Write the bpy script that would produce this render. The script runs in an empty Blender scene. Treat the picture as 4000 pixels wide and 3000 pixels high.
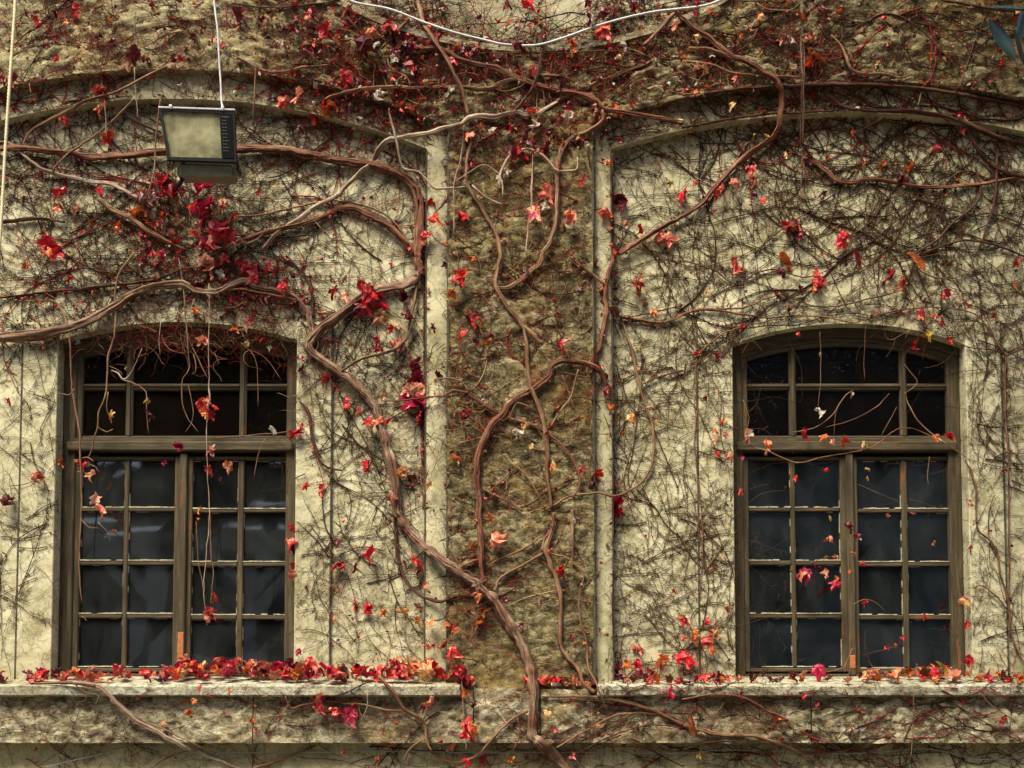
import bpy, math, random
from math import sin, cos, pi, radians, sqrt, atan2
from mathutils import Vector, noise, Matrix, Euler

# ------------------------------------------------------------------ camera, sky, sun, exposure
C = bpy.context.scene.collection
LENS, PITCH, SHIFT, DIST, EYE = 45.0, radians(3.5), 0.2735, 7.0, 1.6
cam_data = bpy.data.cameras.new('camera'); cam = bpy.data.objects.new('camera', cam_data); C.objects.link(cam)
cam.location = (0, -DIST, EYE); cam.rotation_euler = (pi/2 + PITCH, 0, 0)
cam_data.lens = LENS; cam_data.sensor_width = 36; cam_data.shift_y = SHIFT; cam_data.clip_end = 2000
bpy.context.scene.camera = cam
SUN_TO = Vector((-0.42, -0.72, 1.30)).normalized()
w = bpy.data.worlds.new('World'); bpy.context.scene.world = w; w.use_nodes = True
nt = w.node_tree; nt.nodes.clear()
sky = nt.nodes.new('ShaderNodeTexSky'); sky.sky_type = 'NISHITA'; sky.sun_disc = False
sky.sun_elevation = math.asin(SUN_TO.z); sky.sun_rotation = atan2(SUN_TO.x, SUN_TO.y)
sky.air_density = 1.0; sky.dust_density = 4.0; sky.ozone_density = 0.6
bg = nt.nodes.new('ShaderNodeBackground'); bg.inputs[1].default_value = 0.05
wo = nt.nodes.new('ShaderNodeOutputWorld')
nt.links.new(sky.outputs[0], bg.inputs[0]); nt.links.new(bg.outputs[0], wo.inputs[0])
sd = bpy.data.lights.new('sun', 'SUN'); sd.energy = 1.5; sd.angle = radians(24); sd.color = (1.0, 0.94, 0.70)
sun = bpy.data.objects.new('sun', sd); C.objects.link(sun)
sun.rotation_euler = (-SUN_TO).to_track_quat('-Z', 'Y').to_euler()
vs = bpy.context.scene.view_settings
vs.view_transform = 'Standard'; vs.look = 'None'; vs.exposure = 2.2; vs.gamma = 1

R = random.Random(7)
# ------------------------------------------------------------------ photo pixel -> point on the plane y
KX = 36.0/LENS
def at(px, py, y=0.0):
    X = (px-2000)/4000*KX; Y = ((1500-py)/4000 + SHIFT)*KX
    dy = cos(PITCH) - Y*sin(PITCH); dz = sin(PITCH) + Y*cos(PITCH)
    t = (y + DIST)/dy
    return Vector((X*t, y, EYE + dz*t))
TS = 1334/2212.0
def tile(c, r, x, y):
    return 1333*c + x*TS, 1000*r + y*TS

# ------------------------------------------------------------------ facade measures
Y_PANEL, Y_BAND, Y_ROUGH, Y_LEDGE, Y_SILL, Y_BASE, Y_DISC = 0.0, -0.07, -0.125, -0.17, -0.225, -0.075, -0.085
Z_TOP = 6.6; X_END = 4.3
def zz(py, y=0.0, px=2000): return at(px, py, y).z
def xx(px, py, y=0.0): return at(px, py, y).x
def circ(px_c, py_crown, dx, drop, y):
    """arc (centre x, crown z, radius) from a crown pixel and a drop at dx pixels"""
    c = at(px_c, py_crown, y); e = at(px_c+dx, py_crown+drop, y)
    a, d = abs(e.x-c.x), c.z-e.z
    return c.x, c.z, (a*a+d*d)/(2*d)
def arc_z(A, x):
    cx, zc, r = A
    u = min(abs(x-cx), r*0.98)
    return zc - r + sqrt(r*r-u*u)
XP = [xx(1663, 1500, Y_BAND), xx(1749, 1500, Y_ROUGH), xx(2318, 1500, Y_ROUGH), xx(2391, 1500, Y_BAND)]
IN_L = circ(670, 385, 993, 194, Y_BAND); IN_R = circ(3320, 440, -929, 139, Y_BAND)
OUT_L = (IN_L[0], IN_L[1]+0.142, IN_L[2]+0.142); OUT_R = (IN_R[0], IN_R[1]+0.150, IN_R[2]+0.150)
Z_SILLF = zz(2676, Y_SILL); Z_SILLB = zz(2720, Y_SILL); Z_LEDGE0 = zz(2902, Y_LEDGE); Z_LEDGE1 = zz(2688, Y_LEDGE)
SILL_SLOPE = 0.20
def sill_z(y): return Z_SILLF + (y-Y_SILL)*SILL_SLOPE
XS_L = xx(1797, 2690, Y_SILL); XS_R = xx(2334, 2690, Y_SILL)
RND = circ(2070, 190, 751, -190, Y_ROUGH)     # roundel: lowest point, upward arc
RND_C = (RND[0], RND[1], abs(RND[2]))
def rnd_z(x):
    cx, zc, r = RND_C
    u = abs(x-cx)
    return zc + r - sqrt(max(r*r-u*u, 0)) if u < r else 99
# windows: centre x, half width, crown z and arc of the opening
class Win: pass
WL, WR = Win(), Win()
for W_, pl, pr, crown, drop in ((WL, 216, 1163, 1257, 74), (WR, 2866, 3790, 1263, 84)):
    W_.x0 = xx(pl, 2000, 0); W_.x1 = xx(pr-8, 2000, 0); W_.cx = (W_.x0+W_.x1)/2; W_.hw = (W_.x1-W_.x0)/2
    W_.arc = circ((pl+pr)/2, crown, (pr-pl)/2, drop, 0)
    W_.arc = (W_.cx, W_.arc[1], W_.arc[2]); W_.zb = sill_z(0.05)
def in_win(x, z, m=0.0):
    for W_ in (WL, WR):
        if W_.x0-m < x < W_.x1+m and z < arc_z(W_.arc, x)+m and z > Z_SILLF: return W_
    return None
SUR = 0.196; Z_SUR = zz(1262)
def surf(x, z):
    """front surface of the facade at (x, z)"""
    sill = x < XS_L or x > XS_R
    if z < Z_LEDGE0: return Y_BASE
    if sill:
        if Z_SILLB < z < Z_SILLF: return Y_SILL
        if z <= Z_SILLB: return Y_LEDGE
        if z < Z_SILLF+0.06: return Y_SILL + (z-Z_SILLF)/SILL_SLOPE*0.75
    elif z < Z_LEDGE1: return Y_LEDGE
    if in_win(x, z): return 0.03
    if x < XP[0]: A, B = IN_L, OUT_L
    elif x > XP[3]: A, B = IN_R, OUT_R
    elif x < XP[1]: A, B = None, OUT_L
    elif x > XP[2]: A, B = None, OUT_R
    else: return Y_ROUGH
    if A and z < arc_z(A, x):
        for W_ in (WL, WR):
            if W_.x0-SUR < x < W_.x1+SUR and z < Z_SUR: return -0.014
        return Y_PANEL
    if z < arc_z(B, x): return Y_BAND
    if z > rnd_z(x): return Y_DISC
    return Y_ROUGH
def stick(px, py, off):
    y = -0.1
    for _ in range(3):
        p = at(px, py, y); y = surf(p.x, p.z) - off
    return at(px, py, y)

# ------------------------------------------------------------------ mesh helpers
def tag(o, label=None, cat=None, group=None, kind=None):
    if label: o['label'] = label
    if cat: o['category'] = cat
    if group: o['group'] = group
    if kind: o['kind'] = kind
    return o
def empty(name, loc=(0, 0, 0)):
    o = bpy.data.objects.new(name, None); o.empty_display_size = 0.1; o.location = loc; C.objects.link(o); return o
class MB:
    def __init__(s): s.v = []; s.f = []; s.uv = []; s.mi = []
    def quad(s, a, b, c, d, mi=0):
        n = len(s.v); s.v += [tuple(a), tuple(b), tuple(c), tuple(d)]; s.f.append((n, n+1, n+2, n+3)); s.mi.append(mi)
    def box(s, x0, x1, y0, y1, z0, z1, mi=0, bev=0.0):
        if bev > 0:
            return s.prism([(x0+bev, z0), (x1-bev, z0), (x1, z0+bev), (x1, z1-bev), (x1-bev, z1), (x0+bev, z1), (x0, z1-bev), (x0, z0+bev)], y0, y1, mi, bev)
        n = len(s.v)
        s.v += [(x0, y0, z0), (x1, y0, z0), (x1, y1, z0), (x0, y1, z0), (x0, y0, z1), (x1, y0, z1), (x1, y1, z1), (x0, y1, z1)]
        for f in ((0, 1, 5, 4), (1, 2, 6, 5), (2, 3, 7, 6), (3, 0, 4, 7), (4, 5, 6, 7), (3, 2, 1, 0)):
            s.f.append(tuple(n+i for i in f)); s.mi.append(mi)
    def prism(s, poly, y0, y1, mi=0, bev=0.0):
        """poly of (x,z), front at y0 (slightly inset when bev), back at y1"""
        n = len(s.v); k = len(poly)
        cx = sum(p[0] for p in poly)/k; cz = sum(p[1] for p in poly)/k
        if bev:
            def ins(p):
                dx, dz = p[0]-cx, p[1]-cz
                return (p[0]-math.copysign(min(bev, abs(dx)), dx), p[1]-math.copysign(min(bev, abs(dz)), dz))
            rings = [[(*ins(p), y0) for p in poly], [(p[0], p[1], y0+bev) for p in poly], [(p[0], p[1], y1) for p in poly]]
        else:
            rings = [[(p[0], p[1], y0) for p in poly], [(p[0], p[1], y1) for p in poly]]
        for rg in rings: s.v += [(x, y, z) for x, z, y in rg]
        s.f.append(tuple(n+i for i in range(k))); s.mi.append(mi)
        for r_ in range(len(rings)-1):
            for i in range(k):
                j = (i+1) % k
                s.f.append((n+r_*k+i, n+(r_+1)*k+i, n+(r_+1)*k+j, n+r_*k+j)); s.mi.append(mi)
        s.f.append(tuple(n+(len(rings)-1)*k+i for i in reversed(range(k)))); s.mi.append(mi)
    def tube(s, pts, rad, sides=6, ridge=0.0, seed=0.0, mi=0, caps=True):
        """tube along pts (Vectors) with one radius per point; fills uv (around, metres along)"""
        n0 = len(s.v); m = len(pts)
        if m < 2: return
        prev = None; L = 0.0
        for i, p in enumerate(pts):
            t = (pts[min(i+1, m-1)] - pts[max(i-1, 0)])
            if t.length < 1e-7: t = Vector((1, 0, 0))
            t.normalize()
            if prev is None:
                a = Vector((0, -1, 0)) if abs(t.y) < 0.9 else Vector((1, 0, 0))
            else: a = prev
            a = (a - t*a.dot(t))
            if a.length < 1e-5: a = t.orthogonal()
            a.normalize(); b = t.cross(a); prev = a
            if i: L += (p - pts[i-1]).length
            for k in range(sides):
                th = 2*pi*k/sides; r = rad[i]
                if ridge:
                    r *= 1 + ridge*(sin(3*th + L*9 + seed) + 0.6*sin(5*th - L*6 + seed*2)) + ridge*0.9*noise.noise(Vector((cos(th)*2, sin(th)*2 + seed, L*14)))
                q = p + (a*cos(th) + b*sin(th))*r
                s.v.append((q.x, q.y, q.z)); s.uv.append((k/sides, L))
        for i in range(m-1):
            for k in range(sides):
                k2 = (k+1) % sides
                s.f.append((n0+i*sides+k, n0+i*sides+k2, n0+(i+1)*sides+k2, n0+(i+1)*sides+k)); s.mi.append(mi)
        if caps and sides > 3:
            s.f.append(tuple(n0+k for k in reversed(range(sides)))); s.mi.append(mi)
            s.f.append(tuple(n0+(m-1)*sides+k for k in range(sides))); s.mi.append(mi)
    def join(s, o, mi):
        n = len(s.v); s.v += o.v; s.f += [tuple(n+i for i in f) for f in o.f]; s.mi += [mi]*len(o.f)
    def build(s, name, mats, parent=None, smooth=False, base=None, auto=None):
        me = bpy.data.meshes.new(name)
        me.from_pydata(s.v, [], s.f)
        if not isinstance(mats, (list, tuple)): mats = [mats]
        for m in mats: me.materials.append(m)
        if len(mats) > 1: me.polygons.foreach_set('material_index', s.mi)
        if s.uv and len(s.uv) == len(s.v):
            ul = me.uv_layers.new(name='UVMap')
            li = [0]*len(me.loops); me.loops.foreach_get('vertex_index', li)
            flat = []
            for i in li: flat += s.uv[i]
            ul.data.foreach_set('uv', flat)
        if smooth: me.polygons.foreach_set('use_smooth', [True]*len(me.polygons))
        me.update()
        o = bpy.data.objects.new(name, me); C.objects.link(o)
        if parent is not None:
            o.parent = parent
            b = parent.matrix_world.translation if False else None
            loc = Vector((0, 0, 0)); q = parent
            while q is not None: loc += q.location; q = q.parent
            o.location = -loc
        return o

# ------------------------------------------------------------------ node helpers
def new_mat(name):
    m = bpy.data.materials.new(name); m.use_nodes = True; t = m.node_tree; t.nodes.clear()
    out = t.nodes.new('ShaderNodeOutputMaterial'); b = t.nodes.new('ShaderNodeBsdfPrincipled')
    t.links.new(b.outputs[0], out.inputs[0]); return m, t, b, out
def N(t, typ, **kw):
    n = t.nodes.new('ShaderNode'+typ)
    for k, v in kw.items(): setattr(n, k, v)
    return n
def coords(t, scale=(1, 1, 1), kind='Object', loc=(0, 0, 0)):
    if kind == 'Position':
        g = N(t, 'NewGeometry'); src = g.outputs['Position']
    else:
        g = N(t, 'TexCoord'); src = g.outputs[kind]
    mp = N(t, 'Mapping'); mp.inputs['Scale'].default_value = scale; mp.inputs['Location'].default_value = loc
    t.links.new(src, mp.inputs[0]); return mp.outputs[0]
def noise_n(t, vec, scale, detail=6, rough=0.6, dist=0.0):
    n = N(t, 'TexNoise'); n.inputs['Scale'].default_value = scale; n.inputs['Detail'].default_value = detail
    n.inputs['Roughness'].default_value = rough; n.inputs['Distortion'].default_value = dist
    t.links.new(vec, n.inputs['Vector']); return n.outputs['Fac']
def ramp(t, fac, stops):
    r = N(t, 'ValToRGB'); e = r.color_ramp.elements
    while len(e) > 1: e.remove(e[-1])
    e[0].position = stops[0][0]; e[0].color = (*stops[0][1], 1) if len(stops[0][1]) == 3 else stops[0][1]
    for p, c in stops[1:]:
        k = e.new(p); k.color = (*c, 1)
    t.links.new(fac, r.inputs[0]); return r.outputs[0]
def grey(t, fac, a, b):
    return ramp(t, fac, [(a, (0, 0, 0)), (b, (1, 1, 1))])
def mix(t, fac, a, b, mode='MIX'):
    m = N(t, 'MixRGB', blend_type=mode)
    for i, s in ((0, fac), (1, a), (2, b)):
        if isinstance(s, (int, float)): m.inputs[i].default_value = s
        elif isinstance(s, tuple): m.inputs[i].default_value = (*s, 1)
        else: t.links.new(s, m.inputs[i])
    return m.outputs[0]
def bump(t, b, h, strength=0.5, dist=0.01, prev=None):
    n = N(t, 'Bump'); n.inputs['Strength'].default_value = strength; n.inputs['Distance'].default_value = dist
    t.links.new(h, n.inputs['Height'])
    if prev is not None: t.links.new(prev, n.inputs['Normal'])
    t.links.new(n.outputs[0], b.inputs['Normal']); return n.outputs[0]

# ------------------------------------------------------------------ materials
def mat_plaster(name='plaster', light=(0.61, 0.56, 0.385), mid=(0.40, 0.36, 0.22), dark=(0.085, 0.070, 0.035), stain=0.45):
    m, t, b, _ = new_mat(name)
    v = coords(t, kind='Position')
    base = ramp(t, noise_n(t, v, 2.2, 8, 0.62, 0.4), [(0.30, mid), (0.52, light), (0.75, tuple(c*1.06 for c in light))])
    # rain streaks down the face
    vs_ = coords(t, (6.0, 6.0, 0.55), 'Position')
    st = grey(t, noise_n(t, vs_, 2.0, 6, 0.65), 0.52, 0.78)
    c = mix(t, mix(t, 1.0, st, (stain,)*3, 'MULTIPLY'), base, tuple(c*0.55 for c in mid))
    # clinging root scars and dirt specks
    sp = grey(t, noise_n(t, v, 60, 4, 0.7), 0.60, 0.70)
    c = mix(t, mix(t, 1.0, sp, (0.75,)*3, 'MULTIPLY'), c, dark)
    sp2 = grey(t, noise_n(t, v, 16, 8, 0.75, 0.8), 0.54, 0.68)
    c = mix(t, mix(t, 1.0, sp2, (0.75,)*3, 'MULTIPLY'), c, dark)
    mo = grey(t, noise_n(t, coords(t, (1, 1, 1.5), 'Position', (4, 0, 9)), 5.5, 9, 0.68, 0.6), 0.42, 0.66)
    c = mix(t, mix(t, 1.0, mo, (0.85,)*3, 'MULTIPLY'), c, mix(t, 1.0, c, (0.50, 0.47, 0.36), 'MULTIPLY'))
    # threads of old root left on the face
    for sc_, dd in ((5.0, 1.2), (9.5, 0.8)):
        rn = noise_n(t, coords(t, (1, 1, 1.6), 'Position', (sc_, 2, 1)), sc_, 4, 0.55, dd)
        ln = ramp(t, rn, [(0.0, (0, 0, 0)), (0.487, (0, 0, 0)), (0.5, (1, 1, 1)), (0.513, (0, 0, 0))])
        c = mix(t, mix(t, 1.0, mix(t, 1.0, ln, grey(t, noise_n(t, v, 2.1, 4, 0.6), 0.40, 0.60), 'MULTIPLY'), (0.75,)*3, 'MULTIPLY'), c, dark)
    # hair cracks
    vo = N(t, 'TexVoronoi', feature='DISTANCE_TO_EDGE'); vo.inputs['Scale'].default_value = 3.2
    wv = N(t, 'VectorMath', operation='ADD'); nn = N(t, 'TexNoise'); nn.inputs['Scale'].default_value = 5
    t.links.new(v, nn.inputs['Vector']); t.links.new(v, wv.inputs[0])
    sc = N(t, 'VectorMath', operation='SCALE'); sc.inputs['Scale'].default_value = 0.25
    t.links.new(nn.outputs['Color'], sc.inputs[0]); t.links.new(sc.outputs[0], wv.inputs[1]); t.links.new(wv.outputs[0], vo.inputs['Vector'])
    ck = ramp(t, vo.outputs['Distance'], [(0.0, (1, 1, 1)), (0.008, (0, 0, 0))])
    c = mix(t, mix(t, 1.0, ck, (0.6,)*3, 'MULTIPLY'), c, dark)
    t.links.new(c, b.inputs['Base Color']); b.inputs['Roughness'].default_value = 0.93; b.inputs['Specular IOR Level'].default_value = 0.2
    h = mix(t, 0.5, noise_n(t, v, 7, 6, 0.6), noise_n(t, v, 90, 4, 0.6))
    bump(t, b, h, 0.5, 0.006)
    return m
def mat_stone(name, light, mid, dark, ochre, scale=1.0, pale=0.62, bs=0.9, paler=0.0):
    m, t, b, _ = new_mat(name)
    v = coords(t, kind='Position')
    vs_ = coords(t, (1.0, 1.0, 1.7), 'Position')
    big = noise_n(t, v, 1.7*scale, 5, 0.6, 0.3)
    med = noise_n(t, vs_, 15*scale, 9, 0.72, 0.6)
    fine = noise_n(t, vs_, 70*scale, 6, 0.8)
    c = ramp(t, med, [(0.34, dark), (0.50, mid), (pale, light)])
    c = mix(t, mix(t, 1.0, grey(t, big, 0.45, 0.72), (0.75,)*3, 'MULTIPLY'), c, mix(t, 1.0, c, (0.45, 0.43, 0.40), 'MULTIPLY'))
    oc = grey(t, noise_n(t, coords(t, kind='Position', loc=(5, 3, 2)), 2.6, 7, 0.7), 0.48, 0.66)
    c = mix(t, mix(t, 1.0, oc, (0.55,)*3, 'MULTIPLY'), c, ochre)
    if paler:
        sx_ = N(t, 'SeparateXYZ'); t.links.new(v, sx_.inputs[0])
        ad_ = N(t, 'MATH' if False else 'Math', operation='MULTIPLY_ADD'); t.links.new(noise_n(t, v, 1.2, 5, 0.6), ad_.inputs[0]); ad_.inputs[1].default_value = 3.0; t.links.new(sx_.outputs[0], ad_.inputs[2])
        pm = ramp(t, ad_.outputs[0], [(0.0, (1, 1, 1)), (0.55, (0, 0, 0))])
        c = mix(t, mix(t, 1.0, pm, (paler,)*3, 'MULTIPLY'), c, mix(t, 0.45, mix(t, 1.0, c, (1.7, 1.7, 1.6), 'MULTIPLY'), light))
    c = mix(t, grey(t, fine, 0.52, 0.62), c, mix(t, 1.0, c, (0.25, 0.22, 0.2), 'MULTIPLY'))
    c = mix(t, mix(t, 1.0, grey(t, noise_n(t, v, 48*scale, 4, 0.7), 0.63, 0.72), (0.8,)*3, 'MULTIPLY'), c, light)
    t.links.new(c, b.inputs['Base Color']); b.inputs['Roughness'].default_value = 0.95; b.inputs['Specular IOR Level'].default_value = 0.2
    h = mix(t, 0.35, med, fine)
    bump(t, b, h, bs, 0.03)
    return m
def mat_wood(name='old_wood', a=(0.052, 0.038, 0.020), bcol=(0.115, 0.086, 0.047), vertical=True, rust=0.75, pale=(0.34, 0.29, 0.20)):
    m, t, b, _ = new_mat(name)
    s = (26, 26, 1.6) if vertical else (1.6, 26, 26)
    v = coords(t, s, 'Position'); v2 = coords(t, kind='Position')
    g = noise_n(t, v, 2.2, 8, 0.7, 0.3)
    c = ramp(t, g, [(0.30, tuple(k*0.45 for k in a)), (0.48, a), (0.68, bcol)])
    pl = grey(t, noise_n(t, v, 3.5, 6, 0.75), 0.60, 0.72)
    c = mix(t, mix(t, 1.0, pl, (0.45,)*3, 'MULTIPLY'), c, pale)
    if rust:
        v3 = coords(t, (5, 5, 1.4) if vertical else (1.4, 5, 5), 'Position', loc=(3, 1, 8))
        r_ = grey(t, noise_n(t, v3, 1.6, 8, 0.72), 0.60, 0.66)
        c = mix(t, mix(t, 1.0, r_, (rust,)*3, 'MULTIPLY'), c, (0.22, 0.07, 0.022))
    t.links.new(c, b.inputs['Base Color']); b.inputs['Roughness'].default_value = 0.75; b.inputs['Specular IOR Level'].default_value = 0.3
    bump(t, b, g, 0.5, 0.004)
    return m
def mat_plain(name, col, rough=0.6, metal=0.0, var=0.25, scale=20, spec=0.4, bumps=0.0):
    m, t, b, _ = new_mat(name)
    v = coords(t, kind='Object'); n = noise_n(t, v, scale, 6, 0.65)
    c = ramp(t, n, [(0.3, tuple(k*(1-var) for k in col)), (0.7, tuple(min(1, k*(1+var)) for k in col))])
    t.links.new(c, b.inputs['Base Color']); b.inputs['Roughness'].default_value = rough; b.inputs['Metallic'].default_value = metal
    b.inputs['Specular IOR Level'].default_value = spec
    if bumps: bump(t, b, n, bumps, 0.004)
    return m
def mat_stem(name, dark, mid, light, groove=(0.05, 0.006, 0.008)):
    m, t, b, _ = new_mat(name)
    tc = N(t, 'TexCoord'); mp = N(t, 'Mapping'); mp.inputs['Scale'].default_value = (7, 9, 1)
    t.links.new(tc.outputs['UV'], mp.inputs[0])
    n1 = noise_n(t, mp.outputs[0], 1.0, 8, 0.7, 0.5)
    mp2 = N(t, 'Mapping'); mp2.inputs['Scale'].default_value = (14, 3, 1); t.links.new(tc.outputs['UV'], mp2.inputs[0])
    n2 = noise_n(t, mp2.outputs[0], 1.0, 6, 0.6)
    c = ramp(t, n1, [(0.30, dark), (0.50, mid), (0.70, light)])
    n3 = noise_n(t, coords(t, kind='Position'), 9, 4, 0.6)
    c = mix(t, grey(t, n3, 0.40, 0.66), mix(t, 1.0, c, (0.60, 0.42, 0.36), 'MULTIPLY'), mix(t, 1.0, c, (1.15, 1.15, 1.1), 'MULTIPLY'))
    gr = grey(t, n2, 0.50, 0.58)
    c = mix(t, mix(t, 1.0, gr, (0.8,)*3, 'MULTIPLY'), c, groove)
    t.links.new(c, b.inputs['Base Color']); b.inputs['Roughness'].default_value = 0.7; b.inputs['Specular IOR Level'].default_value = 0.3
    bump(t, b, mix(t, 0.5, n1, n2), 0.7, 0.006)
    return m
LEAFC = {'r': (0.58, 0.010, 0.022), 'p': (0.74, 0.26, 0.15), 'o': (0.62, 0.13, 0.015), 't': (0.58, 0.36, 0.14), 'd': (0.13, 0.006, 0.012),
         'm': (0.40, 0.006, 0.045), 'w': (0.60, 0.50, 0.41), 'y': (0.60, 0.40, 0.05), 'b': (0.20, 0.05, 0.012)}
LEAFN = {'r': 'scarlet', 'p': 'salmon', 'o': 'orange', 't': 'tan', 'd': 'maroon', 'm': 'crimson', 'w': 'pale', 'y': 'yellow', 'b': 'brown'}
_lm = {}
def mat_leaf(code):
    if code in _lm: return _lm[code]
    a = LEAFC[code[0]]; b2 = LEAFC[code[1]] if len(code) > 1 else tuple(k*0.5 for k in a)
    m, t, b, _ = new_mat('leaf_' + '_'.join(LEAFN[k] for k in code))
    v = coords(t, kind='Object'); oi = N(t, 'ObjectInfo')
    off = N(t, 'VectorMath', operation='SCALE'); off.inputs[0].default_value = (17, 11, 23); t.links.new(oi.outputs['Random'], off.inputs['Scale'])
    ad = N(t, 'VectorMath', operation='ADD'); t.links.new(v, ad.inputs[0]); t.links.new(off.outputs[0], ad.inputs[1])
    n = noise_n(t, ad.outputs[0], 2.6, 5, 0.6)
    c = mix(t, grey(t, n, 0.47, 0.60), a, b2) if len(code) > 1 else mix(t, grey(t, n, 0.45, 0.75), a, b2)
    hs = N(t, 'HueSaturation'); t.links.new(c, hs.inputs['Color'])
    mr = N(t, 'MapRange'); t.links.new(oi.outputs['Random'], mr.inputs[0]); mr.inputs[3].default_value = 0.6; mr.inputs[4].default_value = 1.12
    t.links.new(mr.outputs[0], hs.inputs['Value'])
    t.links.new(hs.outputs[0], b.inputs['Base Color']); b.inputs['Roughness'].default_value = 0.42; b.inputs['Specular IOR Level'].default_value = 0.5
    # a thin leaf lets some light through
    out = [q for q in t.nodes if q.type == 'OUTPUT_MATERIAL'][0]
    tr = N(t, 'BsdfTranslucent'); t.links.new(hs.outputs[0], tr.inputs[0])
    ms = N(t, 'MixShader'); ms.inputs[0].default_value = 0.25
    t.links.new(b.outputs[0], ms.inputs[1]); t.links.new(tr.outputs[0], ms.inputs[2]); t.links.new(ms.outputs[0], out.inputs[0])
    _lm[code] = m; return m
def mat_glass(name, dimple=False, dust_reflect=0.12):
    m, t, b, out = new_mat(name)
    t.nodes.remove(b)
    v = coords(t, kind='Position')
    tr = N(t, 'BsdfTransparent'); tr.inputs[0].default_value = (0.5, 0.42, 0.32, 1) if dimple else (0.50, 0.56, 0.58, 1)
    gl = N(t, 'BsdfGlossy'); gl.inputs['Roughness'].default_value = 0.18 if dimple else 0.03; gl.inputs[0].default_value = (0.9, 0.95, 1, 1)
    df = N(t, 'BsdfDiffuse'); df.inputs[0].default_value = (0.12, 0.075, 0.045, 1) if dimple else (0.19, 0.22, 0.225, 1)
    fr = N(t, 'Fresnel'); fr.inputs[0].default_value = 1.36 if dimple else 1.85
    bp = N(t, 'Bump')
    if dimple:
        vo = N(t, 'TexVoronoi', feature='SMOOTH_F1'); vo.inputs['Scale'].default_value = 48; t.links.new(v, vo.inputs['Vector'])
        t.links.new(vo.outputs['Distance'], bp.inputs['Height']); bp.inputs['Strength'].default_value = 0.6; bp.inputs['Distance'].default_value = 0.004
    else:
        t.links.new(noise_n(t, v, 3.5, 3, 0.5), bp.inputs['Height']); bp.inputs['Strength'].default_value = 0.10; bp.inputs['Distance'].default_value = 0.004
    t.links.new(bp.outputs[0], gl.inputs['Normal'])
    m1 = N(t, 'MixShader'); t.links.new(fr.outputs[0], m1.inputs[0]); t.links.new(tr.outputs[0], m1.inputs[1]); t.links.new(gl.outputs[0], m1.inputs[2])
    dm = mix(t, 1.0, ramp(t, noise_n(t, coords(t, (1, 1, 0.6), 'Position'), 4.5, 9, 0.72, 0.5), [(0.36, (0.12,)*3), (0.50, (0.42,)*3), (0.72, (1.0,)*3)]), (dust_reflect,)*3, 'MULTIPLY')  # dust film whose pale blotches also paint reflections into the panes
    m2 = N(t, 'MixShader'); t.links.new(dm, m2.inputs[0]); t.links.new(m1.outputs[0], m2.inputs[1]); t.links.new(df.outputs[0], m2.inputs[2])
    t.links.new(m2.outputs[0], out.inputs[0])
    return m
M = {}
M['plaster'] = mat_plaster()
M['band'] = mat_plaster('band_plaster', (0.53, 0.48, 0.32), (0.36, 0.32, 0.20), (0.085, 0.07, 0.04), 0.6)
M['base'] = mat_plaster('base_plaster', (0.50, 0.44, 0.26), (0.32, 0.28, 0.15), (0.07, 0.06, 0.03), 0.6)
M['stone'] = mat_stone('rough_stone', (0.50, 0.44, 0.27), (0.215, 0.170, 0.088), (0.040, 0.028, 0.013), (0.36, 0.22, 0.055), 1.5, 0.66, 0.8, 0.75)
M['ledge'] = mat_stone('ledge_stone', (0.70, 0.64, 0.47), (0.36, 0.30, 0.185), (0.05, 0.04, 0.025), (0.26, 0.17, 0.07), 1.0, 0.64)
M['sill'] = mat_stone('sill_stone', (0.52, 0.50, 0.40), (0.36, 0.34, 0.25), (0.09, 0.08, 0.05), (0.30, 0.25, 0.14), 1.5, 0.60, 0.4)
M['wood'] = mat_wood('old_wood_upright', vertical=True)
M['wood_h'] = mat_wood('old_wood_cross', vertical=False)
M['putty'] = mat_plain('cracked_putty', (0.36, 0.33, 0.24), 0.8, var=0.7, scale=60)
M['glass'] = mat_glass('window_glass')
M['glass_d'] = mat_glass('dimpled_glass', True, 0.05)
M['room'] = mat_plain('dim_room', (0.055, 0.045, 0.035), 0.9)
M['trunk'] = mat_stem('trunk_bark', (0.045, 0.024, 0.016), (0.21, 0.135, 0.085), (0.54, 0.42, 0.30), (0.07, 0.010, 0.010))
M['red'] = mat_stem('red_bark', (0.04, 0.008, 0.007), (0.19, 0.072, 0.040), (0.54, 0.33, 0.18))
M['tan'] = mat_stem('tan_stem', (0.10, 0.055, 0.030), (0.26, 0.155, 0.085), (0.42, 0.29, 0.18), (0.08, 0.02, 0.014))
M['pale'] = mat_stem('pale_stem', (0.22, 0.16, 0.115), (0.40, 0.32, 0.25), (0.58, 0.50, 0.42), (0.16, 0.09, 0.07))
M['dark'] = mat_stem('dark_stem', (0.030, 0.012, 0.008), (0.085, 0.032, 0.016), (0.17, 0.080, 0.035))
def mat_twig(name, c): return mat_plain(name, c, 0.75, var=0.5, scale=9, spec=0.2)
M['tw_dark'] = mat_twig('dark_twig', (0.034, 0.013, 0.006))
M['tw_brown'] = mat_twig('brown_twig', (0.085, 0.038, 0.016))
M['tw_red'] = mat_twig('red_twig', (0.22, 0.016, 0.020))
M['tw_tan'] = mat_twig('tan_twig', (0.32, 0.20, 0.10))

# ------------------------------------------------------------------ ground
g = MB(); g.quad((-300, -300, 0), (300, -300, 0), (300, 300, 0), (-300, 300, 0))
gm, t_, b_, _ = new_mat('courtyard_gravel')
v_ = coords(t_, kind='Position')
t_.links.new(ramp(t_, noise_n(t_, v_, 8, 8, 0.7), [(0.3, (0.07, 0.06, 0.045)), (0.7, (0.17, 0.15, 0.11))]), b_.inputs['Base Color'])
b_.inputs['Roughness'].default_value = 0.95
tag(g.build('ground', gm), kind='structure')

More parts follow.
